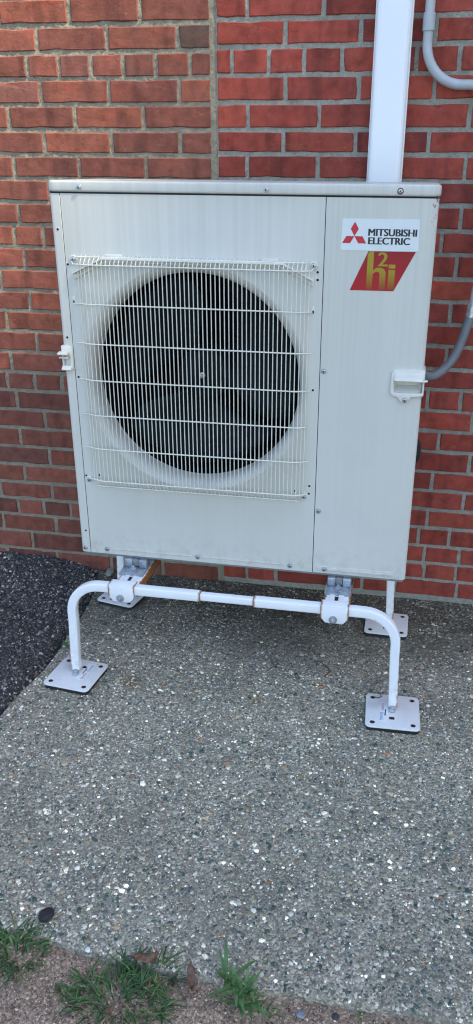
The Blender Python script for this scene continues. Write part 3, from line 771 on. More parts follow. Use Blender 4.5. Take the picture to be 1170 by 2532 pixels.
# carrying handles
def right_handle():
    b = MB()
    pl_ = [(.9535, .6075), (.882, .6055), (.8745, .603), (.8715, .596), (.8705, .5475), (.8735, .5405), (.879, .537), (.888, .5355), (.8995, .5215), (.9045, .520), (.9125, .520), (.9165, .5225), (.9235, .5365), (.9535, .5405),
           (.9535, .5475), (.8830, .5465), (.8790, .5505), (.8785, .5745), (.8810, .5775), (.9535, .5790)]
    b.prism(pl_, 'y', .002, -.0085, .0016, 3); pt = b.build('handle_plate', MAT['ivory_plastic'], U, 40)
    # a real pocket: the sheet is cut and a cup set behind it
    c_ = MB(); c_.box(.8795, .9440, -.02, .02, .5480, .5785); cut = c_.build('cutter', MAT['hole'], None, None)
    md = service.modifiers.new('pocket', 'BOOLEAN'); md.operation = 'DIFFERENCE'; md.object = cut; md.solver = 'EXACT'
    dg = bpy.context.evaluated_depsgraph_get(); me = bpy.data.meshes.new_from_object(service.evaluated_get(dg)); service.modifiers.clear(); service.data = me
    bpy.data.objects.remove(cut)
    b = MB(); x0, x1, z0, z1, d = .8795, .9440, .5480, .5785, .026
    b.raw([(x0, .0, z0), (x1, .0, z0), (x1, .0, z1), (x0, .0, z1), (x0 + .004, d, z0 + .012), (x1 - .004, d, z0 + .012), (x1 - .004, d, z1 + .004), (x0 + .004, d, z1 + .004)], [(0, 1, 5, 4), (1, 2, 6, 5), (2, 3, 7, 6), (3, 0, 4, 7), (4, 5, 6, 7)])
    b.build('handle_pocket', MAT['ivory_plastic'], pt, None)
    b = MB(); b.prism([(-.0075, .6020), (-.0095, .5990), (-.0112, .5900), (-.0128, .5845), (-.0165, .5818), (-.0172, .5800), (-.0160, .5785), (-.0075, .5782)], 'x', .8790, .9500, .0007, 2)
    b.build('handle_hood', MAT['ivory_plastic'], pt, 60)
    b = MB(); b.prism([(.9400, -.0160), (.9560, -.0150), (.9610, -.0115), (.9615, -.0060), (.9580, .0010), (.9480, .0010), (.9480, -.0080), (.9400, -.0080)], 'z', .5787, .5822, .0008, 2); b.build('handle_ledge', MAT['ivory_plastic'], pt, 60)
    b = MB(); b.prism(rrect(-.004, .060, .5405, .6075, .010, 4), 'x', UW - .001, UW + .0038, .0015, 2); b.build('handle_side_wrap', MAT['ivory_plastic'], pt, 40)
    screw(pt, .9085, .5285, -.0085)
def left_handle():
    b = MB(); b.prism([(-.0035, .627), (.018, .6270), (.0245, .6235), (.0270, .617), (.0275, .567), (.025, .5605), (.019, .5585), (-.0035, .5610), (-.0035, .5680), (.0145, .5680), (.0195, .5740), (.0190, .5985), (.0150, .604), (-.0035, .6045)], 'y', .002, -.0050, .0016, 2)
    pt = b.build('handle_plate', MAT['ivory_plastic'], U, 40)
    b = MB(); b.prism([(-.0046, .612), (-.018, .6095), (-.020, .6060), (-.018, .6035), (-.0046, .6020)], 'x', -.0095, .0170, .001, 2); b.build('handle_ledge', MAT['ivory_plastic'], pt, 40)
    b = MB(); b.prism([(-.0046, .597), (-.012, .5965), (-.013, .5945), (-.012, .593), (-.0046, .5925)], 'x', -.0085, .0165, .0006, 2); b.build('handle_ledge', MAT['ivory_plastic'], pt, 40)
    b = MB(); b.prism([(-.0046, .573), (-.012, .566), (-.015, .5630), (-.012, .5600), (-.0046, .5600)], 'x', -.0035, .0230, .001, 2); b.build('handle_ledge', MAT['ivory_plastic'], pt, 40)
    b = MB(); b.prism(rrect(-.004, .060, .5595, .627, .010, 4), 'x', .001, -.0035, .0015, 2); b.build('handle_side_wrap', MAT['ivory_plastic'], pt, 40)
right_handle(); left_handle()

# unit feet resting on the cross bars
for fxc in (.1685, .7680):
    for yf, sgn in ((-.055, 1), (.378, -1)):
        y0, y1 = sorted((yf, yf + sgn * .075))
        b = MB(kz=1); b.box(fxc - .0345, fxc + .0345, y0, y1, -.0385, -.0345, .0008)
        for s in (-1, 1): b.box(fxc + s * .0345 - .0015, fxc + s * .0345 + .0015, y0, y1, -.0385, -.0305, .0006)
        ft = b.build('mounting_foot', MAT['galv'], U, 40)
        yy0 = yf + sgn * .046
        for s in (-1, 1):
            b = MB(kz=1); ys = sorted((yy0, yy0 + sgn * .028)); b.box(fxc + s * .0215 - .0115, fxc + s * .0215 + .0115, ys[0], ys[1], -.0345, -.0087, .003, 3); b.build('foot_block', MAT['galv'], ft, 40)
        b = MB(kz=1); ys = sorted((yy0 + sgn * .004, yy0 + sgn * .010)); b.box(fxc - .0088, fxc + .0088, ys[0], ys[1], -.030, -.0085, .0005); b.build('foot_tab', MAT['base_grey'], ft, 40)
        yb = yf + sgn * .024
        b = MB(kz=1); b.cyl((fxc, yb, -.0345), 'z', .0125, .0035, 22, .0008); b.cyl((fxc, yb, -.031), 'z', .0088, .0085, 6, .001); b.cyl((fxc, yb, -.0225), 'z', .0048, .005, 12, .0008); b.build('foot_bolt', MAT['galv'], ft, 40)

# ------------------------------------------------------------------ stickers on the service panel
def flat(name, polys, y, m, parent, th=.0003):
    b = MB()
    for P in polys: b.prism(P, 'y', y + th, y)
    return b.build(name, m, parent, None)
def text_polys(name, txt, x0, x1, z0, z1, y, m, parent, bold=.0, kz=KZ, strike=0):
    cu = bpy.data.curves.new('t', 'FONT'); cu.body = txt; cu.offset = bold; cu.extrude = .0; cu.resolution_u = 4
    ob = bpy.data.objects.new('t', cu); COL.objects.link(ob); bpy.context.view_layer.update()
    dg = bpy.context.evaluated_depsgraph_get(); me = bpy.data.meshes.new_from_object(ob.evaluated_get(dg))
    bpy.data.objects.remove(ob); bpy.data.curves.remove(cu)
    n = len(me.vertices); co = np.zeros(n * 3, np.float32); me.vertices.foreach_get('co', co); co = co.reshape(-1, 3)
    mn, mx = co.min(0), co.max(0)
    x = x0 + (co[:, 0] - mn[0]) / (mx[0] - mn[0]) * (x1 - x0); z = z0 + (co[:, 1] - mn[1]) / (mx[1] - mn[1]) * (z1 - z0)
    bm = bmesh.new()
    for i, sh in enumerate((0, -1, 1, -.5, .5) if strike else (0,)):
        t_ = me.copy(); t_.vertices.foreach_set('co', np.stack([x + sh * strike, np.full(n, y - .00004 * i), z * kz + Z0], -1).astype(np.float32).ravel()); bm.from_mesh(t_); bpy.data.meshes.remove(t_)
    bm.to_mesh(me); bm.free(); me.materials.clear(); me.name = name
    return link(name, me, m, parent)
def ink(name, col, rough=.35): return simple(name, col, rough, var=.03)
MAT['sticker'] = ink('sticker_pale', (.66, .72, .72), .3)
MAT['ink_red'] = ink('ink_red', (.52, .018, .035)); MAT['ink_black'] = ink('ink_black', (.012, .014, .022))
st = flat('brand_sticker', [[(.7310, .9655), (.9100, .9662), (.9122, .8937), (.7290, .8928)]], -.0006, MAT['sticker'], service)
s = .0190; cx_, cz_ = .7605, .9258; L3 = s * math.sqrt(3)
dia = []
for k in range(3):
    a = R(90 + 120 * k); d = Vector((math.cos(a), math.sin(a))); e = Vector((-d.y, d.x)); o_ = Vector((cx_, cz_))
    dia.append([tuple(o_), tuple(o_ + d * L3 / 2 - e * s / 2), tuple(o_ + d * L3), tuple(o_ + d * L3 / 2 + e * s / 2)])
flat('three_diamond_logo', dia, -.0009, MAT['ink_red'], st)
text_polys('brand_text', 'MITSUBISHI', .7936, .9049, .9272, .9435, -.0010, MAT['ink_black'], st, 0, KZ, .0010)
text_polys('brand_text', 'ELECTRIC', .7941, .8899, .9080, .9240, -.0010, MAT['ink_black'], st, 0, KZ, .0010)
def grad(name, c_lo, c_hi, z0, z1):
    t = NT(name, .28); z = t.sep(t.coord())[2]
    f = t.math('DIVIDE', t.math('SUBTRACT', z, z0 * KZ + Z0), (z1 - z0) * KZ, True)
    t.base(t.mix(f, c_lo, c_hi)); return t.m
MAT['h2i_red'] = grad('sticker_red', (.40, .008, .018), (.26, .005, .012), .80, .89)
MAT['h2i_gold'] = grad('sticker_gold', (.27, .025, .012), (.34, .26, .02), .797, .850)
s2 = flat('product_sticker', [[(.7957, .8919), (.9066, .8927), (.8606, .7992), (.7556, .7986)]], -.0006, MAT['h2i_red'], service)
stem = [(.7945, .8003), (.8085, .8003), (.8092, .8915), (.7985, .8915), (.7945, .8835)]
leg = [(.8250, .8008), (.8395, .8010), (.8395, .8400)] + [(.8245 + .0150 * math.cos(R(a)), .8400 + .0140 * math.sin(R(a))) for a in range(15, 91, 15)] + [(.8160, .8535), (.8088, .8470), (.8088, .8380), (.8135, .8430), (.8200, .8440), (.8240, .8420), (.8250, .8380)]
istem = [(.8455, .8016), (.8612, .8018), (.8612, .8495), (.8455, .8495)]; idot = [(.8455, .8530), (.8612, .8530), (.8612, .8620), (.8455, .8620)]
flat('letter_h', [stem], -.0009, MAT['h2i_gold'], s2); flat('letter_h_arch', [leg], -.00095, MAT['h2i_gold'], s2)
flat('letter_i', [istem, idot], -.0009, MAT['h2i_gold'], s2)
text_polys('numeral_two', '2', .8205, .8420, .8575, .8900, -.0012, MAT['h2i_gold'], s2, 0, KZ, .0013)

# ------------------------------------------------------------------ the stand
S = empty('equipment_stand', (UW / 2, .1, 0), 'white tubular steel stand with square foot plates under the heat pump', 'stand')
def rail_z(x): return -.0320
RY = -.1385
def stand_frame(y, xl, xr, ybl, ybr, front):
    zl = zr = -.032
    rad = .088; tw = .0255
    ht = lambda x: zl + (zr - zl) * (x - .12) / .68
    # left arm: post, bend, horizontal to the telescoping joint
    def arm(xp, dirn, xend, yb, splay=.007):
        zc = ht(xp + dirn * rad) ; P = [(xp - dirn * splay, yb, -Z0 + .024), (xp - dirn * splay * .85, yb, -Z0 + .06)]
        P += [(xp, y, zc - rad - .03)]
        for i in range(11):
            a = math.pi * (1 - i / 20.0) if dirn > 0 else math.pi * i / 20.0
            P.append((xp + dirn * rad + rad * math.cos(a), y, zc - rad + rad * math.sin(a)))
        P += [((xp + dirn * rad) * .5 + xend * .5, y, ht((xp + dirn * rad) * .5 + xend * .5)), (xend, y, ht(xend))]
        b = MB(kz=1); b.sweep(P, rsq(tw, .004, 3), side=(0, 1, 0)); return b.build('bent_leg', MAT['stand_rail'], S, 40)
    a1 = arm(xl, 1, .399, ybl); a2 = arm(xr, -1, .549, ybr)
    b = MB(kz=1); b.sweep([(.36, y, ht(.36)), (.47, y, ht(.47)), (.58, y, ht(.58))], rsq(.0200, .003, 3), side=(0, 1, 0)); b.build('inner_rail', MAT['stand_inner'], S, 40)
    for xe, ln in ((.399, .0010), (.549, -.0024)):
        b = MB(kz=1); b.sweep([(xe, y, ht(xe)), (xe + ln, y, ht(xe))], rsq(.0236, .004, 3), side=(0, 1, 0)); b.build('rust_seam', MAT['rust_orange'], S, 40)
stand_frame(RY, .0185, .9365, RY, RY, True)
stand_frame(.330, -.006, .912, .330, .330, False)
for k, xc in enumerate((.1745, .7695)):
    # folded sleeve clamping the rail, chamfered lower corners
    for y, fr in ((RY, 1), (.330, -1)):
        zc = rail_z(xc) if fr > 0 else -.032
        hw = .0380; zt = zc + .0135; zb_ = zc - .0345
        yf = y - fr * .0165
        ya, yb = sorted((yf, yf + fr * .003))
        b = MB(kz=1); b.prism([(xc - hw, zt), (xc + hw, zt), (xc + hw, zb_ + .017), (xc + hw - .014, zb_), (xc - hw + .014, zb_), (xc - hw, zb_ + .017)], 'y', ya, yb, .0009, 2)
        y0, y1 = sorted((yf, y + fr * .018)); b.box(xc - hw, xc + hw, y0 + .0001, y1, zt - .0005, zt + .0028, .0010)
        sl = b.build('rail_sleeve', MAT['stand_sleeve'], S, 40)
        zb2 = zb_ + .0115
        b = MB(kz=1); yq = yf - fr * .0001
        b.cyl((xc - .003, yq, zb2), 'y', .0115, -fr * .0018, 22, .0004); b.cyl((xc - .003, yq - fr * .0018, zb2), 'y', .0070, -fr * .0055, 6, .0008); b.cyl((xc - .003, yq - fr * .0073, zb2), 'y', .0038, -fr * .005, 10, .0006)
        b.build('sleeve_bolt', MAT['galv'], sl, 40)
    # cross bar: hat section with slot
    zt = -.0380
    b = MB(kz=1)
    b.box(xc - .0335, xc + .0335, RY + .0135, .3160, zt - .0035, zt - .0005, .0008)
    for s in (-1, 1): b.box(xc + s * .0345 - .0012, xc + s * .0345 + .0012, RY + .0135, .3160, zt - .026, zt - .0005, .0006)
    cb = b.build('cross_bar', MAT['stand_cross'], S, 40)
    for s in (-1, 1):
        b = MB(kz=1); b.box(xc - .002 + s * .0125 - .0072, xc - .002 + s * .0125 + .0072, RY + .0190, -.052, zt - .001, zt + .0030, .0015); b.build('slot_flange', MAT['stand'], cb, 40)
    b = MB(kz=1); b.box(xc - .0070, xc + .0030, RY + .03, -.060, zt - .0004, zt + .0002); b.build('slot_opening', MAT['hole'], cb)

def text_flat(txt, w, h, m, name, parent, M, bold=.0):
    o = text_polys(name, txt, -w / 2, w / 2, -h / 2 - Z0, h / 2 - Z0, 0, m, None, bold, 1)
    me = o.data
    me.transform(Matrix.Rotation(R(-90), 4, 'X')); me.transform(M)
    adopt(o, parent)
MAT['ink_blue'] = ink('ink_blue', (.08, .32, .50)); MAT['ink_pink'] = ink('ink_pink', (.55, .12, .16)); MAT['paper'] = ink('paper_white', (.80, .82, .83), .5)
def foot(cx, cy, sz, rot, bolt, sticker=None, slot=(0, -.045)):
    Mg = Matrix.Translation((cx, cy, 0)) @ Matrix.Rotation(R(rot), 4, 'Z'); Mx = Matrix.Translation((0, 0, .004)) @ Mg
    h = sz / 2
    b = MB(0); b.prism(rrect(-h + .003, h - .003, -h + .003, h - .003, .012, 4), 'z', -.001, .0125, .001, 1); b.xform(Mg); b.build('rubber_pad', MAT['rubber'], S, 40)
    b = MB(0); b.prism(rrect(-h, h, -h, h, .014, 5), 'z', .0085, .0125, .0008, 2); b.xform(Mx); p = b.build('foot_plate', MAT['stand_plate'], S, 40)
    q = h - .019
    for sx in (-1, 1):
        for sy in (-1, 1):
            b = MB(0); b.mi = 0; b.prism([(sx * q + .0072 * math.cos(R(30 * i)) + .0004 * math.sin(i * 2.3), sy * q + .0066 * math.sin(R(30 * i))) for i in range(12)], 'z', .0124, .0127); b.mi = 1; b.cyl((sx * q, sy * q, .0126), 'z', .0049, .0005, 14); b.xform(Mx)
            b.build('anchor_hole', [MAT['rust'], MAT['hole_brown']], p, None)
    b = MB(0); b.mi = 0; b.box(slot[0] - .0072, slot[0] + .0072, slot[1] - .0056, slot[1] + .0056, .0124, .0127); b.mi = 1; b.box(slot[0] - .0056, slot[0] + .0056, slot[1] - .0042, slot[1] + .0042, .0126, .0131); b.xform(Mx); b.build('anchor_slot', [MAT['rust'], MAT['hole']], p, None)
    b = MB(0); b.cyl((bolt[0], bolt[1], .0165), 'z', .0092, .0075, 18, .002); b.cyl((bolt[0], bolt[1] + .006, .016), 'z', .007, .012, 12, .001); b.build('foot_bolt', MAT['galv'], p, 40)
    if sticker:
        sx, sy, sr = sticker; Ms = Matrix.Translation((sx, sy, .0168)) @ Matrix.Rotation(R(sr), 4, 'Z')
        b = MB(0); b.prism(rrect(-.041, .041, -.0115, .0115, .0008, 2), 'z', -.0002, .0001); b.xform(Ms); so_ = b.build('foot_sticker', MAT['paper'], p, None)
        up = Matrix.Translation((0, 0, .0006))
        text_flat('QUICK-', .034, .0085, MAT['ink_pink'], 'sticker_text', so_, up @ Ms @ Matrix.Translation((-.021, -.0050, 0)), .01)
        text_flat('SLING', .034, .0085, MAT['ink_blue'], 'sticker_text', so_, up @ Ms @ Matrix.Translation((.019, -.0050, 0)), .01)
        b = MB(0); b.box(-.012, .010, .0030, .0056, 0, .0003); b.prism([(.010, .0020), (.017, .0043), (.010, .0066)], 'z', 0, .0003); b.xform(up @ Ms); b.build('sticker_mark', MAT['ink_black'], so_, None)
MAT['hole_brown'] = simple('hole_brown', (.035, .014, .008), .9, var=.4, scale=150)
foot(.0175, -.158, .1445, -6, (.0175, -.1625), (.0425, -.1442, 83), (.010, .036))
foot(.944, -.1600, .1475, 2, (.943, -.1600), (.9205, -.168, 268), (-.002, -.031))
foot(-.004, .321, .139, -11.5, (-.004, .307), None, (-.02, -.045))
foot(.911, .304, .139, -1, (.912, .307), None, (-.003, -.031))
# rusty wire hook lying on the right front plate
b = MB(0); b.tube([(.893, -.106, .0185), (.902, -.110, .019), (.911, -.103, .0195), (.909, -.094, .019), (.903, -.085, .0185), (.900, -.079, .0185)], .0012, 6)
tag(b.build('wire_scrap', MAT['twig'], None, 60), 'short bent rusty wire lying on the foot plate beside the printed sticker', 'wire')

# ------------------------------------------------------------------ duct, conduit, insulated pipe
D = empty('line_set_duct', (.804, .46, .95), 'wide white plastic duct running up the wall behind the heat pump', 'duct')
dx0, dx1, dy0, dy1 = .7545, .8520, .443, .5065
prof = [(dx0, dy1), (dx0, .465)] + [(dx0 + .002, .4645), (dx0 + .002, .458)] + arc(dx0 + .019, .458, .017, 180, 270, 6) + arc(dx1 - .019, .458, .017, 270, 360, 6) + [(dx1 - .002, .4645), (dx1, .465), (dx1, dy1)]
b = MB(kz=1); b.prism(prof, 'z', .60, 3.0 - Z0); b.build('duct_cover', MAT['pvc'], D, 30)
b = MB(kz=1); b.box(dx0 - .0008, dx1 + .0008, .4700, dy1 - .001, .60, 3.0 - Z0, .001); b.build('duct_base', MAT['pvc'], D, 40)

E_ = empty('electrical_conduit', (1.0, .46, .85), 'grey painted steel conduit bending along the wall into the unit side', 'conduit')
px, pz, pr_, py = .8940, 1.2590, .100, .4790
P = [(px, py, 2.6), (px, py, 1.36)]
for i in range(11): a = math.pi + math.pi / 2 * i / 10; P.append((px + pr_ + pr_ * math.cos(a), py, pz + pr_ + pr_ * math.sin(a)))
P += [(1.008, py, pz)]
for i in range(9): a = math.pi / 2 - math.pi / 2 * i / 8; P.append((1.012 + .085 * math.cos(a), py - .02 * i / 8, pz - .085 + .085 * math.sin(a)))
P += [(1.097, .458, .95), (1.0920, .448, .76), (1.0840, .440, .682)]
b = MB(kz=1); b.tube(P, .0128, 16); b.build('steel_pipe', MAT['pipe_grey'], E_, 60)
b = MB(kz=1); b.tube([(px, py, 1.4265), (px, py, 1.385)], .0158, 20); b.build('coupling', MAT['pipe_grey'], E_, 40)
b = MB(kz=1); b.tube([(1.0855, .4415, .694), (1.0830, .440, .678)], .0165, 18); b.tube([(1.0830, .440, .678), (1.080, .438, .654)], .0150, 18); b.build('hose_connector', MAT['zinc'], E_, 40)
# ribbed flexible hose
ctrl = [(1.0822, .439, .671), (1.0735, .434, .631), (1.0620, .427, .586), (1.0430, .416, .538), (1.0150, .402, .503), (.988, .383, .488), (.960, .355, .495), (.945, .320, .510)]
C = np.array(ctrl); tt = np.linspace(0, len(C) - 1, 150); path = []
for t in tt:
    i = min(int(t), len(C) - 2); f = t - i; p0, p1, p2, p3 = C[max(i - 1, 0)], C[i], C[i + 1], C[min(i + 2, len(C) - 1)]
    path.append(Vector(.5 * ((2 * p1) + (-p0 + p2) * f + (2 * p0 - 5 * p1 + 4 * p2 - p3) * f * f + (-p0 + 3 * p1 - 3 * p2 + p3) * f ** 3)))
def ribbed(path, r, amp, n=14):
    b = MB(kz=1); V = []; F = []; nrm = Vector((0, 1, 0))
    for i, p in enumerate(path):
        t = (path[min(i + 1, len(path) - 1)] - path[max(i - 1, 0)]).normalized(); nrm = (nrm - nrm.dot(t) * t).normalized(); bi = t.cross(nrm)
        rr = r + amp * (1 if i % 2 else -1)
        for j in range(n): a = 2 * math.pi * j / n; V.append(p + nrm * rr * math.cos(a) + bi * rr * math.sin(a))
    for i in range(len(path) - 1):
        for j in range(n): F.append((i * n + j, i * n + (j + 1) % n, (i + 1) * n + (j + 1) % n, (i + 1) * n + j))
    b.raw(V, F); return b
ribbed(path, .0135, .0005).build('flexible_hose', MAT['hose'], E_, 80)

b = MB(kz=1); ip = [(.804, .476, .63), (.804, .474, .50), (.812, .460, .43), (.835, .430, .385), (.870, .400, .350), (.905, .385, .320), (.935, .380, .295), (.950, .378, .265), (.947, .376, .232), (.925, .372, .210), (.895, .360, .203), (.87, .335, .204)]
C = np.array(ip); path2 = []
for t in np.linspace(0, len(C) - 1, 60):
    i = min(int(t), len(C) - 2); f = t - i; p0, p1, p2, p3 = C[max(i - 1, 0)], C[i], C[i + 1], C[min(i + 2, len(C) - 1)]
    path2.append(Vector(.5 * ((2 * p1) + (-p0 + p2) * f + (2 * p0 - 5 * p1 + 4 * p2 - p3) * f * f + (-p0 + 3 * p1 - 3 * p2 + p3) * f ** 3)))
b.tube(path2, .0215, 16)
tag(b.build('insulated_pipe', MAT['black_foam'], None, 60), 'black foam insulated refrigerant pipe bulging out behind the heat pump', 'pipe')

# ------------------------------------------------------------------ plants and litter at the slab's front edge
def tuft(name, label, blades, cen, rad, hgt, seed, lean=(0, 0), group=None):
    rg = np.random.default_rng(seed); V = []; F = []; C_ = []
    pal = np.array([(.035, .092, .022), (.024, .066, .018), (.060, .130, .030), (.095, .150, .045), (.19, .16, .075)]); pw = [.32, .3, .2, .12, .06]
    for i in range(blades):
        a = rg.uniform(0, 6.283); r_ = rad * math.sqrt(rg.uniform(0, 1)); x = cen[0] + r_ * math.cos(a) * cen[2]; y = cen[1] + r_ * math.sin(a) * cen[3]
        d = a + rg.normal(0, .8); L = hgt * rg.uniform(.45, 1.15); bend = rg.uniform(1.2, 2.6); w = rg.uniform(.0009, .0021); th = rg.uniform(.3, 1.25)
        c = pal[rg.choice(5, p=pw)] * rg.uniform(.75, 1.3); n0 = len(V); px_, py_, pz_ = x, y, float(sandy_h(np.array(x), np.array(y))) - .002 if y < float(edge_y(x)) else 0.0
        seg = 6
        for k in range(seg + 1):
            t = k / seg; ww = w * (1 - t ** 2.2) + .0001; sx, sy = -math.sin(d) * ww, math.cos(d) * ww
            V += [(px_ - sx, py_ - sy, pz_), (px_, py_, pz_ - ww * .5), (px_ + sx, py_ + sy, pz_)]; C_ += [c * (1 + .3 * t)] * 3
            ang = th + bend * t
            px_ += (math.sin(ang) * math.cos(d) + lean[0]) * L / seg; py_ += (math.sin(ang) * math.sin(d) + lean[1]) * L / seg; pz_ = max(pz_ + math.cos(ang) * L / seg, .001 if k else pz_)
        for k in range(seg):
            q_ = n0 + 3 * k; F += [(q_, q_ + 1, q_ + 4, q_ + 3), (q_ + 1, q_ + 2, q_ + 5, q_ + 4)]
    me = np_mesh(name, np.array(V), np.array(F), np.array(C_), True)
    return tag(link(name, me, MAT['grass']), label, 'grass', group)
G_ = 'grass tufts along the slab edge'
tuft('grass_tuft', 'dense dark green grass tuft beside the black stone at the slab edge', 170, (0.2472, -1.0175, 1.15, 1.0), .050, .050, 1, (.0, 0), G_)
tuft('grass_tuft', 'broad green grass tuft growing out of the sandy strip below the curled dry leaf', 240, (0.4738, -1.0735, 1.25, .72), .074, .052, 2, (0, 0), G_)
tuft('grass_tuft', 'small grass tuft rooted in the crack right under the curled dry leaf', 70, (0.5153, -1.0175, 1.1, .6), .045, .06, 3, (.05, .05), G_)
tuft('grass_tuft', 'thin wisp of few grass blades on the bare sandy strip', 9, (0.3728, -1.0775, 1, 1), .012, .035, 4, (0, 0), G_)
tuft('grass_tuft', 'sparse long grass blades lying beside the star-shaped weed', 7, (0.7409, -1.0475, 1, 1), .02, .055, 6, (.3, .1), G_)

def leaf_mesh(L, w, bend, fold=.25, seg=6, tip=1.0):
    V = []; F = []
    for k in range(seg + 1):
        t = k / seg; ww = w * (math.sin(math.pi * min(t * .92 + .08, 1)) ** .8) * tip if k < seg else .0002
        a = bend * t; x = L * t * math.cos(a * .5); z = L * t * math.sin(a * .5)
        V += [(x, -ww, z + fold * ww), (x, 0, z), (x, ww, z + fold * ww)]
    for k in range(seg):
        q_ = 3 * k; F += [(q_, q_ + 3, q_ + 4, q_ + 1), (q_ + 1, q_ + 4, q_ + 5, q_ + 2)]
    me = bpy.data.meshes.new('leaf'); me.from_pydata(V, [], F); me.update(); me.shade_smooth(); return me
LEAVES = [leaf_mesh(.056, .0036, -.6), leaf_mesh(.048, .0034, -1.0), leaf_mesh(.040, .0034, .2), leaf_mesh(.028, .0034, -.3)]
for me in LEAVES: me.materials.append(MAT['weed'])
def weed(name, label, base, stems, seed, size=1.0):
    rg = random.Random(seed); root = empty(name, base, label, 'weed')
    for (dx, dy, h, nl) in stems:
        top = Vector(base) + Vector((dx, dy, h)); mid = Vector(base) + Vector((dx * .35, dy * .35, h * .6))
        pts = [Vector(base) + Vector((0, 0, -.004)), mid, top]
        b = MB(0); b.tube([tuple(p) for p in pts], .0011, 6); b.build('stem', MAT['weed_stem'], root, 60)
        for i in range(nl):
            t = .35 + .65 * (i + 1) / nl; p = pts[0].lerp(mid, t * 2) if t < .5 else mid.lerp(top, t * 2 - 1)
            o = bpy.data.objects.new('leaf', LEAVES[rg.randrange(4)]); COL.objects.link(o); o.location = p
            o.rotation_euler = (rg.uniform(-.3, .3), -R(rg.uniform(5, 60)), i * 2.4 + rg.uniform(-.4, .4)); s_ = rg.uniform(.8, 1.25) * size; o.scale = (s_, s_, s_); adopt(o, root)
    return root
weed('leafy_weed', 'bright green weed with narrow leaves spreading star-like from the slab crack', (0.7022, -1.0405, -.010), [(-.022, .012, .045, 8), (.004, .006, .055, 10), (-.008, -.020, .030, 7), (.022, -.006, .028, 7)], 3)
weed('leafy_weed', 'small upright green weed sprig between the dry curled leaf and star-shaped weed', (0.6654, -1.0155, -.010), [(.0, .004, .040, 7), (.010, .006, .030, 5)], 8)
weed('leafy_weed', 'tiny reddish weed seedling at the slab edge among loose pebbles', (0.9109, -1.0215, -.010), [(-.004, .002, .010, 3)], 9, .36)

def dry_leaf(label, loc, rot, sc, seed):
    rg = random.Random(seed); V = []; F = []; n, m_ = 8, 4
    for i in range(n + 1):
        t = i / n; w = .0088 * math.sin(math.pi * min(.05 + t * .93, 1)) ** 1.1 * (1 + .35 * rg.uniform(-1, 1))
        for j in range(m_ + 1):
            s_ = j / m_ * 2 - 1
            V.append((.034 * t, w * s_, .008 * math.sin(t * 4 + seed) + .012 * abs(s_) ** 1.5 * math.sin(t * 3.1 + seed) + .0028 * rg.uniform(-1, 1)))
    for i in range(n):
        for j in range(m_): q_ = i * (m_ + 1) + j; F.append((q_, q_ + m_ + 1, q_ + m_ + 2, q_ + 1))
    root = empty('dry_leaf', loc, label, 'leaf', 'dry brown leaves')
    me = bpy.data.meshes.new('leaf_blade'); me.from_pydata(V, [], F); me.update(); me.shade_smooth()
    o = link('leaf_blade', me, MAT['dry']); o.location = loc; o.rotation_euler = rot; o.scale = (sc,) * 3; adopt(o, root)
    md = o.modifiers.new('thickness', 'SOLIDIFY'); md.thickness = .0004
    b = MB(0); b.tube([(-.010, .001, .001), (0, 0, .001), (.016, 0, .004)], .0006, 5); s_ = b.build('leaf_stalk', MAT['twig'], None, 60); s_.location = loc; s_.rotation_euler = rot; s_.scale = (sc,) * 3; adopt(s_, root)
dry_leaf('curled brown dry leaf standing upright against the slab edge', (0.5984, -1.0275, .000), (0.5191, -0.9655, 1.5), 1.1, 1)
dry_leaf('pale brown dry leaf caught on top of the small grass tuft in the crack', (0.4889, -1.0105, .020), (.2, -.35, .5), 1.25, 2)
dry_leaf('brown dry leaf half buried in the broad grass tuft', (0.4625, -1.1105, .022), (.1, -.2, .3), .8, 4)
dry_leaf('small reddish dead leaf in the groove beside the asphalt and front foot plate', (-.110, -.178, .004), (.2, -.1, 1.0), .55, 5)

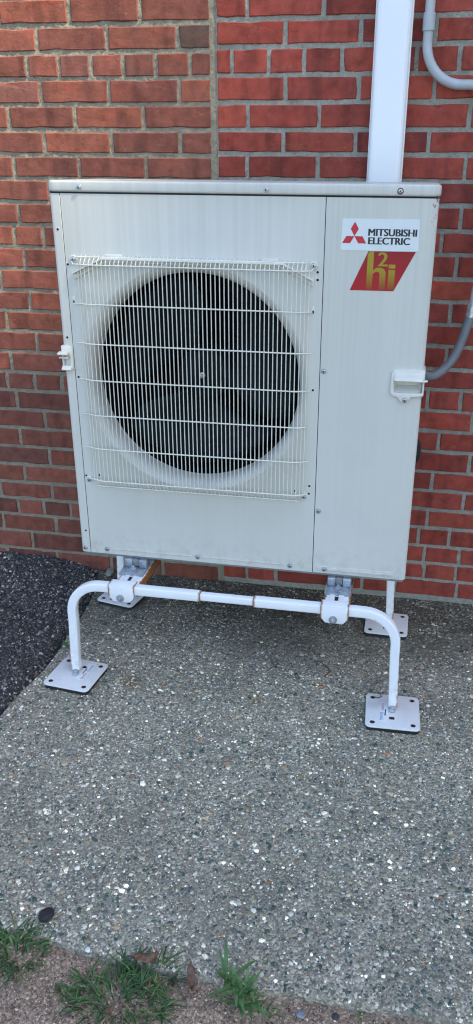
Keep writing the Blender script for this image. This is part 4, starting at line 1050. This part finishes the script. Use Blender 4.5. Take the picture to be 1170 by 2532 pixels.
def stone(name, label, loc, size, col, seed, sq=(1, 1, .6)):
    bm = bmesh.new(); bmesh.ops.create_icosphere(bm, subdivisions=3, radius=1); rg = np.random.default_rng(seed); k = rg.normal(0, 1, (7, 3)); k /= np.linalg.norm(k, axis=1)[:, None]
    for v in bm.verts:
        d = np.array(v.co); cut = min([1.0] + [(.78 + .1 * i % .2) / max(float(d @ q_), 1e-3) for i, q_ in enumerate(k) if d @ q_ > .5]); f = cut * (1 + .05 * math.sin(d[0] * 7 + d[1] * 5 + seed))
        v.co = Vector((v.co.x * f * sq[0], v.co.y * f * sq[1], v.co.z * f * sq[2])) * size
    me = bpy.data.meshes.new(name); bm.to_mesh(me); bm.free(); me.shade_smooth()
    o = link(name, me, simple(name + '_rock', col, .8, var=.5, scale=130, bump=.7)); o.location = loc; o.rotation_euler = (0, 0, seed * 1.3)
    return tag(o, label, 'stone')
stone('loose_stone', 'black rough flat stone lying on the slab above the grass tuft', (0.2746, -0.9375, .005), .0185, (.020, .019, .021), 3, (1, .85, .5))
stone('loose_stone', 'white rounded pebble in the crack at the slab edge', (0.3846, -0.9895, -.002), .0065, (.70, .70, .68), 5)
stone('loose_stone', 'bluish grey pebble on the sandy strip near the seedling', (0.808, -1.0375, -.006), .0085, (.20, .21, .24), 7)
stone('loose_stone', 'small charcoal pebble on the sandy strip beside the seedling', (0.8703, -1.0295, -.006), .0065, (.04, .04, .045), 9)
stone('loose_stone', 'pale flat chunk of broken mortar by the wall at the asphalt end', (-.118, .487, .006), .026, (.26, .25, .22), 11, (1.3, .6, .42))
stone('loose_stone', 'little dark pebble beside the curled dry leaf', (0.5644, -1.0155, -.006), .0062, (.035, .035, .04), 13)

# green leaf poking up in the groove behind the front left post
root = empty('leafy_weed', (-.080, -.010, -.01), 'single broad green leaf growing from the groove between asphalt and slab', 'weed')
me = leaf_mesh(.034, .0125, .5, .2, 7); me.materials.append(MAT['weed']); o = bpy.data.objects.new('leaf', me); COL.objects.link(o); o.location = (-.066, -.018, .004); o.rotation_euler = (.5, R(-28), R(165)); adopt(o, root)
b = MB(0); b.tube([(-.080, -.010, -.012), (-.074, -.014, .000), (-.065, -.018, .005)], .001, 5); b.build('stem', MAT['weed_stem'], root, 60)
# curled root scrap on the slab under the unit
b = MB(0); b.tube([(.702, .055, .004), (.712, .058, .007), (.724, .050, .006), (.738, .036, .005), (.749, .024, .006), (.752, .010, .005), (.746, -.004, .004), (.740, -.014, .003)], .0018, 6)
tag(b.build('dead_twig', MAT['twig'], None, 60), 'thin curled reddish-brown twig lying on the slab under the unit', 'twig')
print('bricks', nL, nR)
